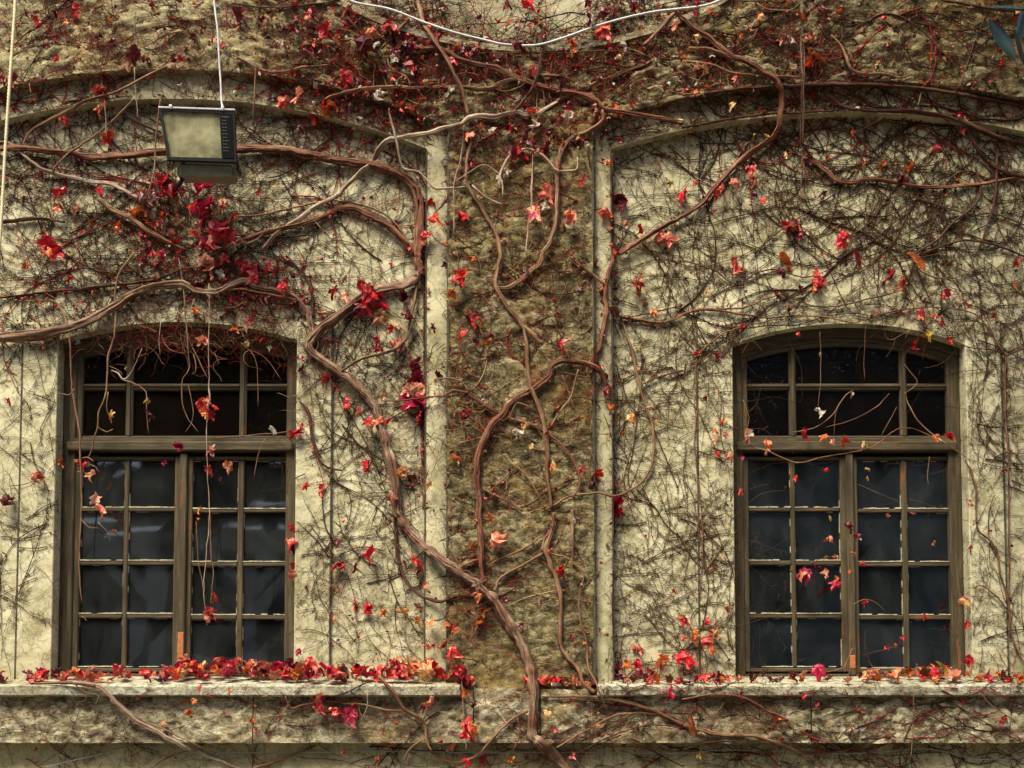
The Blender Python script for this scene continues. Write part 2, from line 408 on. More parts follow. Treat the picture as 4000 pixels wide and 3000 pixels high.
M['seam_shade'] = mat_plain('dirt_joint_and_shadow_line', (0.06, 0.05, 0.035), 0.95, var=0.6, scale=14)  # dirty joint at the surrounds; painted shadow lines on the arch bands
# ------------------------------------------------------------------ the building
bld = empty('building', (0, 0, 0))
tag(bld, 'old cream plastered building with rough stone pilaster and arched window bays', 'building')
def frange(a, b, step, extra=()):
    n = max(1, int(math.ceil((b-a)/step)))
    xs = [a + (b-a)*i/n for i in range(n+1)] + [e for e in extra if a < e < b]
    return sorted(set(round(x, 5) for x in xs))
def strip(mb, xs, lo, hi, y, nz=1):
    """front facing strips between two curves"""
    for x0, x1 in zip(xs, xs[1:]):
        for k in range(nz):
            a, b = k/nz, (k+1)/nz
            z00 = lo(x0)+(hi(x0)-lo(x0))*a; z10 = lo(x1)+(hi(x1)-lo(x1))*a
            z01 = lo(x0)+(hi(x0)-lo(x0))*b; z11 = lo(x1)+(hi(x1)-lo(x1))*b
            mb.quad((x0, y, z00), (x1, y, z10), (x1, y, z11), (x0, y, z01))
Z_P0 = Z_SILLB + 0.01
REV = 0.085
for W_, A, xa, xb in ((WL, IN_L, -X_END, XP[0]+0.03), (WR, IN_R, XP[3]-0.03, X_END)):
    mb = MB()
    hi = lambda x, A=A: arc_z(A, x) + 0.05
    strip(mb, frange(xa, W_.x0, 0.08), lambda x: Z_P0, hi, 0.0)
    strip(mb, frange(W_.x1, xb, 0.08), lambda x: Z_P0, hi, 0.0)
    xs = frange(W_.x0, W_.x1, 0.05)
    strip(mb, xs, lambda x: arc_z(W_.arc, x), hi, 0.0)
    # reveals: jambs and soffit
    for x in (W_.x0, W_.x1):
        zt = arc_z(W_.arc, x)
        mb.quad((x, 0, Z_P0), (x, 0, zt), (x, 0.3, zt), (x, 0.3, Z_P0))
    for x0, x1 in zip(xs, xs[1:]):
        mb.quad((x0, 0, arc_z(W_.arc, x0)), (x1, 0, arc_z(W_.arc, x1)), (x1, 0.3, arc_z(W_.arc, x1)), (x0, 0.3, arc_z(W_.arc, x0)))
    mb.build('plaster_panel', M['plaster'], bld)
    # surround: flat plaster strips a finger proud of the panel
    pr = -0.014
    for a, b in ((W_.x0-SUR, W_.x0), (W_.x1, W_.x1+SUR)):
        mb = MB(); mb.prism([(a, Z_P0), (b, Z_P0), (b, Z_SUR), (a, Z_SUR)], pr, -0.0005, bev=0.004)
        e = a if a < W_.x0-0.1 else b
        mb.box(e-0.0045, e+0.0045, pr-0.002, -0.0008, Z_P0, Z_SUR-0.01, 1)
        mb.build('window_surround', [M['plaster'], M['seam_shade']], bld)
# arch bands, run down as narrow smooth strips beside the pilaster
for A, B, xa, xb, xv0, xv1, xin in ((IN_L, OUT_L, -X_END, XP[0], XP[0], XP[1]+0.012, XP[0]), (IN_R, OUT_R, XP[3], X_END, XP[2]-0.012, XP[3], XP[3])):
    mb = MB()
    xs = frange(xa, xb, 0.06)
    strip(mb, xs, lambda x: arc_z(A, x), lambda x: arc_z(B, x)+0.04, Y_BAND)
    for x0, x1 in zip(xs, xs[1:]):
        mb.quad((x0, Y_BAND, arc_z(A, x0)), (x0, 0.02, arc_z(A, x0)), (x1, 0.02, arc_z(A, x1)), (x1, Y_BAND, arc_z(A, x1)))
    # softly rounded face between dark strips painted as its edge shadows
    nv = 12; xe0, xe1 = min(xv0, xv1), max(xv0, xv1); prof = [(xe0+(xe1-xe0)*k/nv, Y_BAND - 0.011*(1-abs(2*k/nv-1)**2.6)) for k in range(nv+1)]
    for (xa_, ya_), (xb_, yb_) in zip(prof, prof[1:]):
        for q in range(6):
            za0, za1 = [Z_P0+(arc_z(B, xa_)+0.04-Z_P0)*u/6 for u in (q, q+1)]; zb0, zb1 = [Z_P0+(arc_z(B, xb_)+0.04-Z_P0)*u/6 for u in (q, q+1)]
            mb.quad((xa_, ya_, za0), (xb_, yb_, zb0), (xb_, yb_, zb1), (xa_, ya_, za1))
    xj = XP[1] if xin == XP[0] else XP[2]
    mb.box(xj-0.006, xj+0.006, Y_BAND-0.058, Y_BAND+0.02, Z_P0, arc_z(B, xj)-0.05, 1); mb.box(xin-0.004, xin+0.004, Y_BAND-0.004, -0.001, Z_P0, arc_z(A, xin)-0.01, 1)  # dark strips painted for the shadow lines along both edges
    zt = arc_z(A, xin)
    mb.build('arch_band', [M['band'], M['seam_shade']], bld)
# rough stone facing: pilaster and the wall over the arches, really uneven
def rough_y(x, z, y0=Y_ROUGH, amp=1.0):
    p = Vector((x, 3.1, z*1.5))
    n = noise.fractal(p*5.0, 0.8, 2.1, 4)*0.014 + noise.fractal(p*17.0, 0.7, 2.0, 3)*0.013
    n += abs(noise.noise(p*11.0))*0.010
    return y0 - max(-0.025, min(0.034, n*amp))
def rough_strip(mb, xs, lo, hi, step, yf, back_lo=None, back_hi=None):
    n0 = len(mb.v); h = max(hi((xs[0]+xs[-1])/2)-lo((xs[0]+xs[-1])/2), hi(xs[0])-lo(xs[0]), hi(xs[-1])-lo(xs[-1]))
    nz = max(2, int(h/step)); st = nz+1
    for x in xs:
        for k in range(st):
            z = lo(x) + (hi(x)-lo(x))*k/nz
            mb.v.append((x, yf(x, z), z))
    for i in range(len(xs)-1):
        for k in range(nz):
            a = n0+i*st+k
            mb.f.append((a, a+st, a+st+1, a+1)); mb.mi.append(0)
    for flag, k in ((back_lo, 0), (back_hi, nz)):
        if flag is None: continue
        for i in range(len(xs)-1):
            a = mb.v[n0+i*st+k]; b = mb.v[n0+(i+1)*st+k]
            mb.quad(a, b, (b[0], flag, b[2]), (a[0], flag, a[2]))
mb = MB(); ST = 0.017
rc = RND_C
ztop = lambda x: min(Z_TOP, rnd_z(x))
EDGE_L = rc[0]-1.95; EDGE_R = rc[0]+1.95
def top_of(x): return min(Z_TOP, rnd_z(x))
rough_strip(mb, frange(-X_END, XP[1], ST*1.3), lambda x: arc_z(OUT_L, x), top_of, ST, rough_y, Y_BAND+0.01, Y_DISC+0.02)
rough_strip(mb, frange(XP[1], XP[2], ST), lambda x: Z_LEDGE1-0.05, top_of, ST, rough_y, None, Y_DISC+0.02)
rough_strip(mb, frange(XP[2], X_END, ST*1.3), lambda x: arc_z(OUT_R, x), top_of, ST, rough_y, Y_BAND+0.01, Y_DISC+0.02)
for x, B in ((XP[1], OUT_L), (XP[2], OUT_R)):
    n = 60; zt = arc_z(B, x); z0 = Z_LEDGE1-0.05
    for k in range(n):
        a = z0+(zt-z0)*k/n; b = z0+(zt-z0)*(k+1)/n
        mb.quad((x, rough_y(x, a), a), (x, rough_y(x, b), b), (x, Y_BAND+0.01, b), (x, Y_BAND+0.01, a))
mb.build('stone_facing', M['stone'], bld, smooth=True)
# roundel: smooth plaster disc with a raised lip
mb = MB(); xs = frange(rc[0]-2.2, rc[0]+2.2, 0.05)
strip(mb, xs, lambda x: min(rnd_z(x)-0.02, Z_TOP-0.01), lambda x: Z_TOP, Y_DISC)
mb.build('roundel', M['plaster'], bld)
mb = MB(); pts = []
for k in range(61):
    a = radians(-42 + 84*k/60)
    pts.append(Vector((rc[0]+rc[2]*sin(a), Y_ROUGH-0.012, rc[1]+rc[2]-rc[2]*cos(a))))
for p, q in zip(pts, pts[1:]):
    cz = rc[1]+rc[2]
    def off(p, d): 
        v = Vector((p.x-rc[0], 0, p.z-cz)).normalized(); return p + v*d
    i0, i1, o0, o1 = off(p, -0.012), off(q, -0.012), off(p, 0.022), off(q, 0.022)
    bk = Vector((0, 0.06, 0))
    mb.quad(o0, o1, i1, i0); mb.quad(o0, o0+bk, o1+bk, o1); mb.quad(i0, i1, i1+bk, i0+bk)
mb.build('roundel_lip', M['ledge'], bld)
# stone ledge course in blocks and the two sills
mb = MB()
joints = [-X_END] + [xx(p, 2800, Y_LEDGE) for p in (990, 1850, 2110, 3168)] + [X_END]
led_y = lambda x, z: rough_y(x+9, z, Y_LEDGE, 1.0)
for i, (a, b) in enumerate(zip(joints, joints[1:])):
    a += 0.003; b -= 0.003
    zt = Z_LEDGE1 - 0.006*(i % 2)
    rough_strip(mb, frange(a, b, 0.015), lambda x: Z_LEDGE0 + 0.006*noise.noise(Vector((x*9, i, 0))), lambda x: zt + 0.006*noise.noise(Vector((x*11, 5+i, 0))), 0.015, led_y, 0.0, 0.1)
    mb.box(a, b, Y_LEDGE+0.02, 0.05, Z_LEDGE0+0.01, zt-0.01)
mb.build('stone_ledge', M['ledge'], bld, smooth=True)
def sill(xa, xb, ends):
    mb = MB(); xs = frange(xa, xb, 0.05)
    prof = lambda x: [(Y_SILL+0.010, Z_SILLB), (Y_SILL+0.002*noise.noise(Vector((x*7, 0, 0))), Z_SILLB+0.008), (Y_SILL+0.003*noise.noise(Vector((x*8, 1, 0))), Z_SILLF-0.008), (Y_SILL+0.009, Z_SILLF), (0.30, sill_z(0.30)), (0.30, Z_SILLB)]
    ring = [[(x, y + (0.0), z + (0.004*noise.noise(Vector((x*6, 3, z*40))) if y < -0.1 else 0)) for y, z in prof(x)] for x in xs]
    for a, b in zip(ring, ring[1:]):
        for k in range(6):
            k2 = (k+1) % 6
            mb.quad(a[k], b[k], b[k2], a[k2])
    for rg, fl in ((ring[0], False), (ring[-1], True)):
        n = len(mb.v); mb.v += rg; mb.f.append(tuple(range(n, n+6)) if fl else tuple(reversed(range(n, n+6)))); mb.mi.append(0)
    return mb.build('sill', M['sill'], bld)
sill(-X_END, XS_L, 1); sill(XS_R, X_END, 1)
# base wall, top course, plain return walls and the dim rooms behind the glass
mb = MB(); strip(mb, frange(-X_END, X_END, 0.5), lambda x: -0.05, lambda x: Z_LEDGE0+0.03, Y_BASE, 2); mb.build('base_wall', M['base'], bld)
mb = MB(); mb.box(-X_END-0.05, X_END+0.05, -0.30, 4.0, Z_TOP-0.01, Z_TOP+0.22, bev=0.03); mb.build('cornice', M['band'], bld)
mb = MB()
for x in (-X_END, X_END): mb.box(min(x, x*1.02), max(x, x*1.02), -0.1, 4.0, -0.05, Z_TOP)
mb.box(-X_END, X_END, 3.9, 4.0, -0.05, Z_TOP-0.03)
mb.build('return_wall', M['base'], bld)
mb = MB()
mb.quad((-4.2, 3.0, 0.9), (4.2, 3.0, 0.9), (4.2, 3.0, 4.6), (-4.2, 3.0, 4.6)); mb.quad((-4.2, 0.32, 1.0), (4.2, 0.32, 1.0), (4.2, 3.0, 1.0), (-4.2, 3.0, 1.0))
mb.quad((-4.2, 0.32, 4.6), (4.2, 0.32, 4.6), (4.2, 3.0, 4.6), (-4.2, 3.0, 4.6))
for x in (-4.2, 0.2, 4.2): mb.quad((x, 0.32, 0.9), (x, 3.0, 0.9), (x, 3.0, 4.6), (x, 0.32, 4.6))
# inner face of the front wall round the openings
for xa, xb in ((-4.2, WL.x0), (WL.x1, WR.x0), (WR.x1, 4.2)): mb.quad((xa, 0.31, 0.9), (xb, 0.31, 0.9), (xb, 0.31, 4.6), (xa, 0.31, 4.6))
for W_ in (WL, WR):
    mb.quad((W_.x0, 0.31, arc_z(W_.arc, W_.x0)), (W_.x1, 0.31, arc_z(W_.arc, W_.x1)), (W_.x1, 0.31, 4.6), (W_.x0, 0.31, 4.6))
    mb.quad((W_.x0, 0.31, 0.9), (W_.x1, 0.31, 0.9), (W_.x1, 0.31, Z_SILLF), (W_.x0, 0.31, Z_SILLF))
mb.build('interior', M['room'], bld)

# ------------------------------------------------------------------ windows
def window(W_, px):
    """px: pixel columns of the frame's edges, left to right; rows shared"""
    fy, sy, gy, ty = 0.085, 0.100, 0.128, 0.060
    X = lambda p, row: xx(p, row, sy)
    Z = lambda r: zz(r, sy)
    sx = lambda p: W_.x0 + (p-216)/(1155-216)*(W_.x1-W_.x0)       # measured on the left window, fitted to this one
    # outer frame: posts, head along the arch, bottom rail
    mb = MB()
    fo = 0.072
    zb = sill_z(0.1) - 0.02
    x0, x1 = W_.x0, W_.x1
    mb.box(x0+0.002, x0+fo, fy, 0.20, zb, arc_z(W_.arc, x0+fo)-0.005, bev=0.006)
    mb.box(x1-fo, x1-0.002, fy, 0.20, zb, arc_z(W_.arc, x1-fo)-0.005, bev=0.006)
    xs = frange(x0+0.003, x1-0.003, 0.05)
    A = W_.arc; D = 0.052
    for a, b in zip(xs, xs[1:]):
        za, zb_ = arc_z(A, a), arc_z(A, b)
        mb.prism([(a, za-D), (b, zb_-D), (b, zb_-0.003), (a, za-0.003)], fy-0.012, 0.20, 1)
        mb.prism([(a, za-D-0.022), (b, zb_-D-0.022), (b, zb_-D), (a, za-D)], fy+0.006, 0.20, 1)
    mb.box(x0+fo, x1-fo, fy, 0.20, zb, Z(2630)-0.004, bev=0.004)
    win = mb.build('window', [M['wood'], M['wood_h']], bld)
    # transom bar with weathered drip edge
    mb = MB(); zt0, zt1 = Z(1766), Z(1730)
    mb.box(x0+0.030, x1-0.030, ty, 0.20, zt0, zt1, bev=0.006)
    mb.box(x0+0.045, x1-0.045, ty+0.018, 0.19, zt1, Z(1716), bev=0.003)
    mb.build('transom_bar', M['wood_h'], win)
    # top light sash
    mb = MB(); mh = MB(); pu = MB()
    xl, xr = x0+fo-0.012, x1-fo+0.012
    gl, gr = sx(290), sx(1108)
    z0, z1 = Z(1704), None
    Z_BOT = Z(1715)
    A3 = (A[0], A[1]-D-0.022, A[2]-D)
    top = lambda x: arc_z(A3, x)
    mb.box(xl, gl, sy, 0.17, Z_BOT, top(gl)+0.02, bev=0.004); mb.box(gr, xr, sy, 0.17, Z_BOT, top(gr)+0.02, bev=0.004)
    mh.box(gl, gr, sy-0.004, 0.17, Z_BOT, z0, bev=0.004)
    for a, b in zip(frange(gl, gr, 0.06), frange(gl, gr, 0.06)[1:]):
        mb.prism([(a, top(a)-0.022), (b, top(b)-0.022), (b, top(b)+0.02), (a, top(a)+0.02)], sy, 0.17, 1)
    for a, b in ((461, 489), (914, 942)):
        mb.box(sx(a), sx(b), sy+0.003, 0.16, z0, top(sx((a+b)/2)), bev=0.006)
        mb.box(sx(a)+0.013, sx(b)-0.013, sy-0.006, 0.16, z0, top(sx((a+b)/2)))
    cols = [(gl, sx(461)), (sx(489), sx(914)), (sx(942), gr)]
    for a, b in cols:
        mh.box(a, b, sy+0.004, 0.16, Z(1523), Z(1497), bev=0.006)
        mh.box(a, b, sy-0.004, 0.16, Z(1511), Z(1502), bev=0.002)
        mh.box(a, b, sy+0.012, 0.16, z0, z0+0.006)
    mb.join(mh, 1); mb.build('top_sash', [M['wood'], M['wood_h']], win)
    pn = MB(); pn.box(gl-0.004, gr+0.004, gy, gy+0.004, z0-0.004, arc_z(A3, A[0])-0.01)
    pn2 = MB()
    xs2 = frange(gl-0.003, gr+0.003, 0.06)
    for a, b in zip(xs2, xs2[1:]):
        pn2.quad((a, gy, z0-0.004), (b, gy, z0-0.004), (b, gy, top(b)-0.01), (a, gy, top(a)-0.01))
    pn2.build('dimpled_pane', M['glass_d'], win)
    # two casements
    zt, zbm = Z(1796), Z(2606)
    rows = [(1796, 1985), (1999, 2192), (2209, 2400), (2417, 2608)]
    for side, c in enumerate((((262, 286), (290, 461), (461, 480), (480, 662), (662, 692)), ((706, 733), (733, 912), (912, 936), (936, 1108), (1108, 1132)))):
        jit = (0.004, -0.003)[side]
        mb = MB(); pu = MB(); pn = MB()
        fa, fb = sx(c[0][0]), sx(c[4][1])
        ga, gb, gc, gd = sx(c[1][0]), sx(c[1][1]), sx(c[3][0]), sx(c[3][1])
        zbot = Z(2628)+jit; ztop = Z(1783)
        mb.box(fa, ga, sy, 0.165, zbot, ztop, bev=0.004); mb.box(gd, fb, sy, 0.165, zbot, ztop, bev=0.004)
        mb.box(gb, gc, sy+0.006, 0.16, Z(2610), Z(1796), bev=0.006)
        mh = MB()
        mh.box(ga, gd, sy+0.002, 0.165, zbot, Z(2610), bev=0.004); mh.box(ga, gd, sy+0.002, 0.165, Z(1796), ztop, bev=0.003)
        for (a, b), (a2, b2) in zip(rows, rows[1:]):
            for xa, xb in ((ga, gb), (gc, gd)):
                mh.box(xa, xb, sy+0.006, 0.16, Z(a2)+jit, Z(b)+jit, bev=0.004)
        for (a, b) in rows:
            for xa, xb in ((ga, gb), (gc, gd)):
                pn.quad((xa-0.002, gy+0.001*R.uniform(-1, 1), Z(b)-0.003), (xb+0.002, gy+0.002*R.uniform(-1, 1), Z(b)-0.003), (xb+0.002, gy+0.002*R.uniform(-1, 1), Z(a)+0.003), (xa-0.002, gy, Z(a)+0.003))
                # putty bead on the bottom and the sides, broken away in places
                za, zb2 = Z(a)+jit, Z(b)+jit
                for k in range(7):
                    u0, u1 = k/7, (k+1)/7
                    if R.random() < 0.88:
                        h = R.uniform(0.004, 0.008)
                        pu.box(xa+(xb-xa)*u0, xa+(xb-xa)*u1, gy-0.024, gy-0.001, zb2, zb2+h)
                    for xe, sg in ((xa, 1), (xb, -1)):
                        if R.random() < 0.34:
                            wd = R.uniform(0.0015, 0.0032)
                            pu.box(min(xe, xe+sg*wd), max(xe, xe+sg*wd), gy-0.012, gy-0.001, zb2+0.006+(za-zb2-0.01)*u0, zb2+0.006+(za-zb2-0.01)*u1)
                    if R.random() < 0.25:
                        pu.box(xa+(xb-xa)*u0, xa+(xb-xa)*u1, gy-0.008, gy-0.001, za-0.003, za)
        mb.join(mh, 1); mb.join(pu, 2); mb.build('casement', [M['wood'], M['wood_h'], M['putty']], win)
        pn.build('pane', M['glass'], win)
    mb = MB(); mb.box(sx(684), sx(714), sy-0.022, 0.15, Z(2640), Z(1775), bev=0.006)
    mb.build('meeting_post', M['wood'], win)
    mb = MB()
    if W_ is WL:
        mb.box(sx(687), sx(711), sy-0.0245, sy-0.02, Z(2622), Z(2470), bev=0.003)
    else:
        mb.box(sx(688), sx(710), sy-0.0245, sy-0.02, Z(2612), Z(2560), bev=0.003)
    mb.build('bare_wood_patch', M['patch'], win)
    return win
M['patch'] = mat_plain('bare_orange_wood', (0.34, 0.12, 0.04), 0.8, var=0.5, scale=40)
tag(window(WL, None), 'left window with hanging creeper strands and a deep leaf drift on its sill')
tag(window(WR, None), 'right window with red leaves caught in its left casement')

# ------------------------------------------------------------------ floodlight
def floodlight():
    a = at(772, 532, -0.42)
    root = empty('floodlight', a)
    tag(root, 'dark rectangular floodlight with clouded glass hung below the left arch', 'floodlight')
    rot = Euler((radians(9), radians(0.5), radians(3)), 'XYZ').to_matrix()
    def put(mb):
        mb.v = [tuple(a + rot @ Vector(v)) for v in mb.v]; return mb
    k = 0.00134          # metres per photo pixel at this depth
    def P(x, y): return ((x-772)*k, (520-y)*k)
    # outline of the front frame in its own plane
    tw, bw, h, SH = 0.197, 0.180, 0.130, 0.024
    outer = [(-tw, h), (tw, h), (bw+SH, -h), (-bw+SH, -h)]
    inner = [(-tw+0.012, h-0.011), (tw-0.080, h-0.014), (bw-0.076+SH, -h+0.018), (-bw+0.013+SH, -h+0.016)]
    mb = MB()
    def ring(o, i, y0, y1):
        for q in range(4):
            q2 = (q+1) % 4
            A_, B_, C_, D_ = o[q], o[q2], i[q2], i[q]
            mb.quad((A_[0], y0, A_[1]), (B_[0], y0, B_[1]), (C_[0], y0, C_[1]), (D_[0], y0, D_[1]))
            mb.quad((D_[0], y0, D_[1]), (C_[0], y0, C_[1]), (C_[0], y1, C_[1]), (D_[0], y1, D_[1]))
            mb.quad((A_[0], y0, A_[1]), (A_[0], y1, A_[1]), (B_[0], y1, B_[1]), (B_[0], y0, B_[1]))
    ring(outer, inner, -0.016, 0.02)
    put(mb).build('front_frame', M['lamp_black'], root)
    mb = MB(); mb.box(-tw-0.003, tw+0.003, -0.020, 0.03, h+0.001, h+0.010, bev=0.002); put(mb).build('top_rail', M['alu'], root)
    mb = MB(); n = 10
    i0, i1, i2, i3 = inner
    mb.quad((i3[0], -0.004, i3[1]), (i2[0], -0.004, i2[1]), (i1[0], -0.004, i1[1]), (i0[0], -0.004, i0[1]))
    put(mb).build('glass_cover', M['lamp_glass'], root)
    # pressed reflector: a tray with sloping sides and a deeper trough
    mb = MB()
    def lay(f, y, dz=0): return [(x*f-0.02*(1-f), y, z*f+dz) for x, z in inner]
    L = [lay(1.0, 0.022), lay(0.62, 0.07), lay(0.55, 0.085)]
    for A_, B_ in zip(L, L[1:]):
        for q in range(4):
            q2 = (q+1) % 4; mb.quad(A_[q], A_[q2], B_[q2], B_[q])
    mb.quad(*L[-1]); put(mb).build('reflector', M['reflector'], root)
    mb = MB(); mb.tube([Vector((-0.09, 0.05, 0.004)), Vector((0.05, 0.05, 0.004))], [0.008]*2, 10); mb.tube([Vector((-0.105, 0.05, 0.004)), Vector((-0.09, 0.05, 0.004))], [0.012]*2, 10)
    put(mb).build('bulb', M['lamp_bulb'], root, smooth=True)
    # black label panel right of the glass, with its rows of small print
    mb = MB(); r0, r1 = tw-0.076, bw-0.072+SH
    poly = [(r1+0.002, -h+0.018), (bw-0.012+SH, -h+0.018), (tw-0.012, h-0.016), (r0+0.002, h-0.016)]
    mb.prism(poly, -0.0185, -0.015); lab = put(mb).build('label_panel', M['lamp_label'], root)
    mb = MB()
    for row, (cnt, wd) in enumerate(((4, .8), (2, .5), (2, .55), (2, .6), (2, .5), (3, .6), (2, .55), (3, .75), (2, .55), (4, .7), (2, .6))):
        z = h-0.035 - row*0.0172; f = (h-z)/(2*h); x0 = r0+(r1-r0)*f + 0.008; xw = 0.048*wd
        for c_ in range(cnt):
            xa = x0 + xw*c_/cnt
            mb.box(xa, xa+xw/cnt*0.65, -0.0195, -0.0182, z, z+(0.0055 if row == 0 else 0.0035))
    put(mb).build('label_print', M['lamp_print'], root)
    for x in (-0.135, 0.135):
        mb = MB(); mb.box(x-0.009, x+0.009, -0.026, 0.012, h-0.002, h+0.020, bev=0.004); put(mb).build('clip', M['alu'], root)
    # tapering housing behind, ballast box underneath with cooling fins at the ends
    mb = MB()
    F0 = [(x, 0.02, z) for x, z in outer]; F1 = [(x*0.72, 0.13, z*0.6-0.01) for x, z in outer]
    for q in range(4):
        q2 = (q+1) % 4; mb.quad(F0[q], F0[q2], F1[q2], F1[q])
    mb.quad(*F1); put(mb).build('housing', M['lamp_black'], root)
    mb = MB(); mb.box(-0.105, 0.175, 0.030, 0.17, -h-0.066, -h-0.002, bev=0.008)
    for k2 in range(4): 
        z = -h-0.058+k2*0.013
        mb.box(-0.117, -0.104, 0.036, 0.16, z, z+0.006); mb.box(0.174, 0.187, 0.036, 0.16, z, z+0.006)
    put(mb).build('ballast_box', M['lamp_grey'], root)
    mb = MB(); mb.tube([Vector(p) for p in ((-0.10, 0.09, -h-0.066), (-0.11, 0.10, -h-0.085), (-0.13, 0.12, -h-0.095))], [0.013, 0.012, 0.012], 8)
    put(mb).build('cable_gland', M['lamp_black'], root, smooth=True)
    # bracket back to the wall
    mb = MB()
    for x in (-0.15, 0.15): mb.box(x-0.004, x+0.004, 0.06, 0.40, -0.05, -0.02)
    mb.box(-0.154, 0.154, 0.385, 0.40, -0.05, -0.02)
    put(mb).build('bracket', M['lamp_black'], root)
    mb = MB(); pts = [rot @ Vector((0.135, -0.007, h+0.018)) + a]
    for px, py in ((866, 400), (862, 320), (856, 230), (850, 120), (838, 20), (833, -60), (828, -200)): pts.append(at(px, py, -0.43+0.0*py))
    pts = smooth_path(pts, 6); mb.tube(pts, [0.0055]*len(pts), 7); mb.build('feed_cable', M['white_cable'], root, smooth=True)
def smooth_path(p, n):
    out = []
    for i in range(len(p)-1):
        p0 = p[max(i-1, 0)]; p1 = p[i]; p2 = p[i+1]; p3 = p[min(i+2, len(p)-1)]
        for k in range(n):
            t = k/n; t2 = t*t; t3 = t2*t
            out.append(0.5*((2*p1)+(p2-p0)*t+(2*p0-5*p1+4*p2-p3)*t2+(3*p1-p0-3*p2+p3)*t3))
    out.append(p[-1]); return out
M['lamp_black'] = mat_plain('lamp_black', (0.012, 0.011, 0.010), 0.5, var=0.4, spec=0.25)
M['lamp_grey'] = mat_plain('lamp_grey_enamel', (0.17, 0.165, 0.115), 0.55, var=0.3)
M['alu'] = mat_plain('weathered_aluminium', (0.62, 0.62, 0.66), 0.4, 0.6, var=0.15)
M['reflector'] = mat_plain('dull_reflector', (0.75, 0.70, 0.45), 0.45, 0.2, var=0.2)
M['lamp_bulb'] = mat_plain('frosted_bulb', (0.8, 0.7, 0.42), 0.3)
M['lamp_label'] = mat_plain('black_label', (0.004, 0.004, 0.005), 0.6, spec=0.1)
M['lamp_print'] = mat_plain('grey_print', (0.10, 0.10, 0.105), 0.6)
M['white_cable'] = mat_plain('white_cable', (0.50, 0.50, 0.50), 0.5, var=0.3)
lg, t_, b_, o_ = new_mat('clouded_lamp_glass'); t_.nodes.remove(b_)
v_ = coords(t_, kind='Object')
tr_ = N(t_, 'BsdfTransparent'); tr_.inputs[0].default_value = (0.75, 0.75, 0.6, 1); df_ = N(t_, 'BsdfDiffuse'); df_.inputs[0].default_value = (0.85, 0.79, 0.48, 1)
gl_ = N(t_, 'BsdfGlossy'); gl_.inputs['Roughness'].default_value = 0.12; fr_ = N(t_, 'Fresnel'); fr_.inputs[0].default_value = 1.5
ms_ = N(t_, 'MixShader'); t_.links.new(mix(t_, 1.0, grey(t_, noise_n(t_, v_, 9, 7, 0.6), 0.25, 0.8), (0.62,)*3, 'MULTIPLY'), ms_.inputs[0]); t_.links.new(tr_.outputs[0], ms_.inputs[1]); t_.links.new(df_.outputs[0], ms_.inputs[2])
m2_ = N(t_, 'MixShader'); t_.links.new(fr_.outputs[0], m2_.inputs[0]); t_.links.new(ms_.outputs[0], m2_.inputs[1]); t_.links.new(gl_.outputs[0], m2_.inputs[2]); t_.links.new(m2_.outputs[0], o_.inputs[0])
M['lamp_glass'] = lg
floodlight()

# ------------------------------------------------------------------ cords and cables
mb = MB(); pts = smooth_path([at(px, py, -0.5) for px, py in ((66, -260), (60, 0), (47, 200), (33, 400), (20, 600), (9, 800), (-4, 980), (-30, 1300), (-60, 1700))], 30)
mb.tube(pts, [0.0085+0.0014*((i % 2)*2-1) for i in range(len(pts))], 8)
tag(mb.build('cord', mat_plain('cream_cord', (0.62, 0.52, 0.33), 0.7, var=0.2), smooth=True), 'cream corrugated cord hanging down in front of the wall beside the left bay', 'cord')
mb = MB(); tp = [(1290, -40), (1390, 10), (1520, 35), (1660, 88), (1780, 128), (1900, 158), (1960, 172), (2040, 178), (2110, 174), (2200, 148), (2330, 102), (2450, 68), (2560, 45), (2640, 36), (2760, 20), (2860, -20)]
pts = smooth_path([at(px, py, Y_ROUGH-0.045) for px, py in tp], 8); mb.tube(pts, [0.0062]*len(pts), 7)
tag(mb.build('cable', M['white_cable'], smooth=True), 'white cable sagging along the lip of the pale roundel', 'cable')
mb = MB(); tp = [tile(0, 2, 300, 1650), tile(0, 2, 600, 1580), tile(0, 2, 900, 1515), tile(0, 2, 1100, 1550), tile(0, 2, 1700, 1560), tile(1, 2, 300, 1550), tile(1, 2, 900, 1560), tile(1, 2, 1500, 1556), tile(1, 2, 2212, 1562), tile(2, 2, 300, 1540), tile(2, 2, 1000, 1566), tile(2, 2, 1300, 1552), tile(2, 2, 1600, 1536), tile(2, 2, 1960, 1604), tile(2, 2, 2300, 1570)]
pts = smooth_path([at(px, py, Y_BASE-0.02) for px, py in tp], 8); mb.tube(pts, [0.003]*len(pts), 6)
tag(mb.build('wire', mat_plain('grey_wire', (0.30, 0.31, 0.29), 0.5), smooth=True), 'thin grey wire strung along the wall below the stone ledge', 'wire')

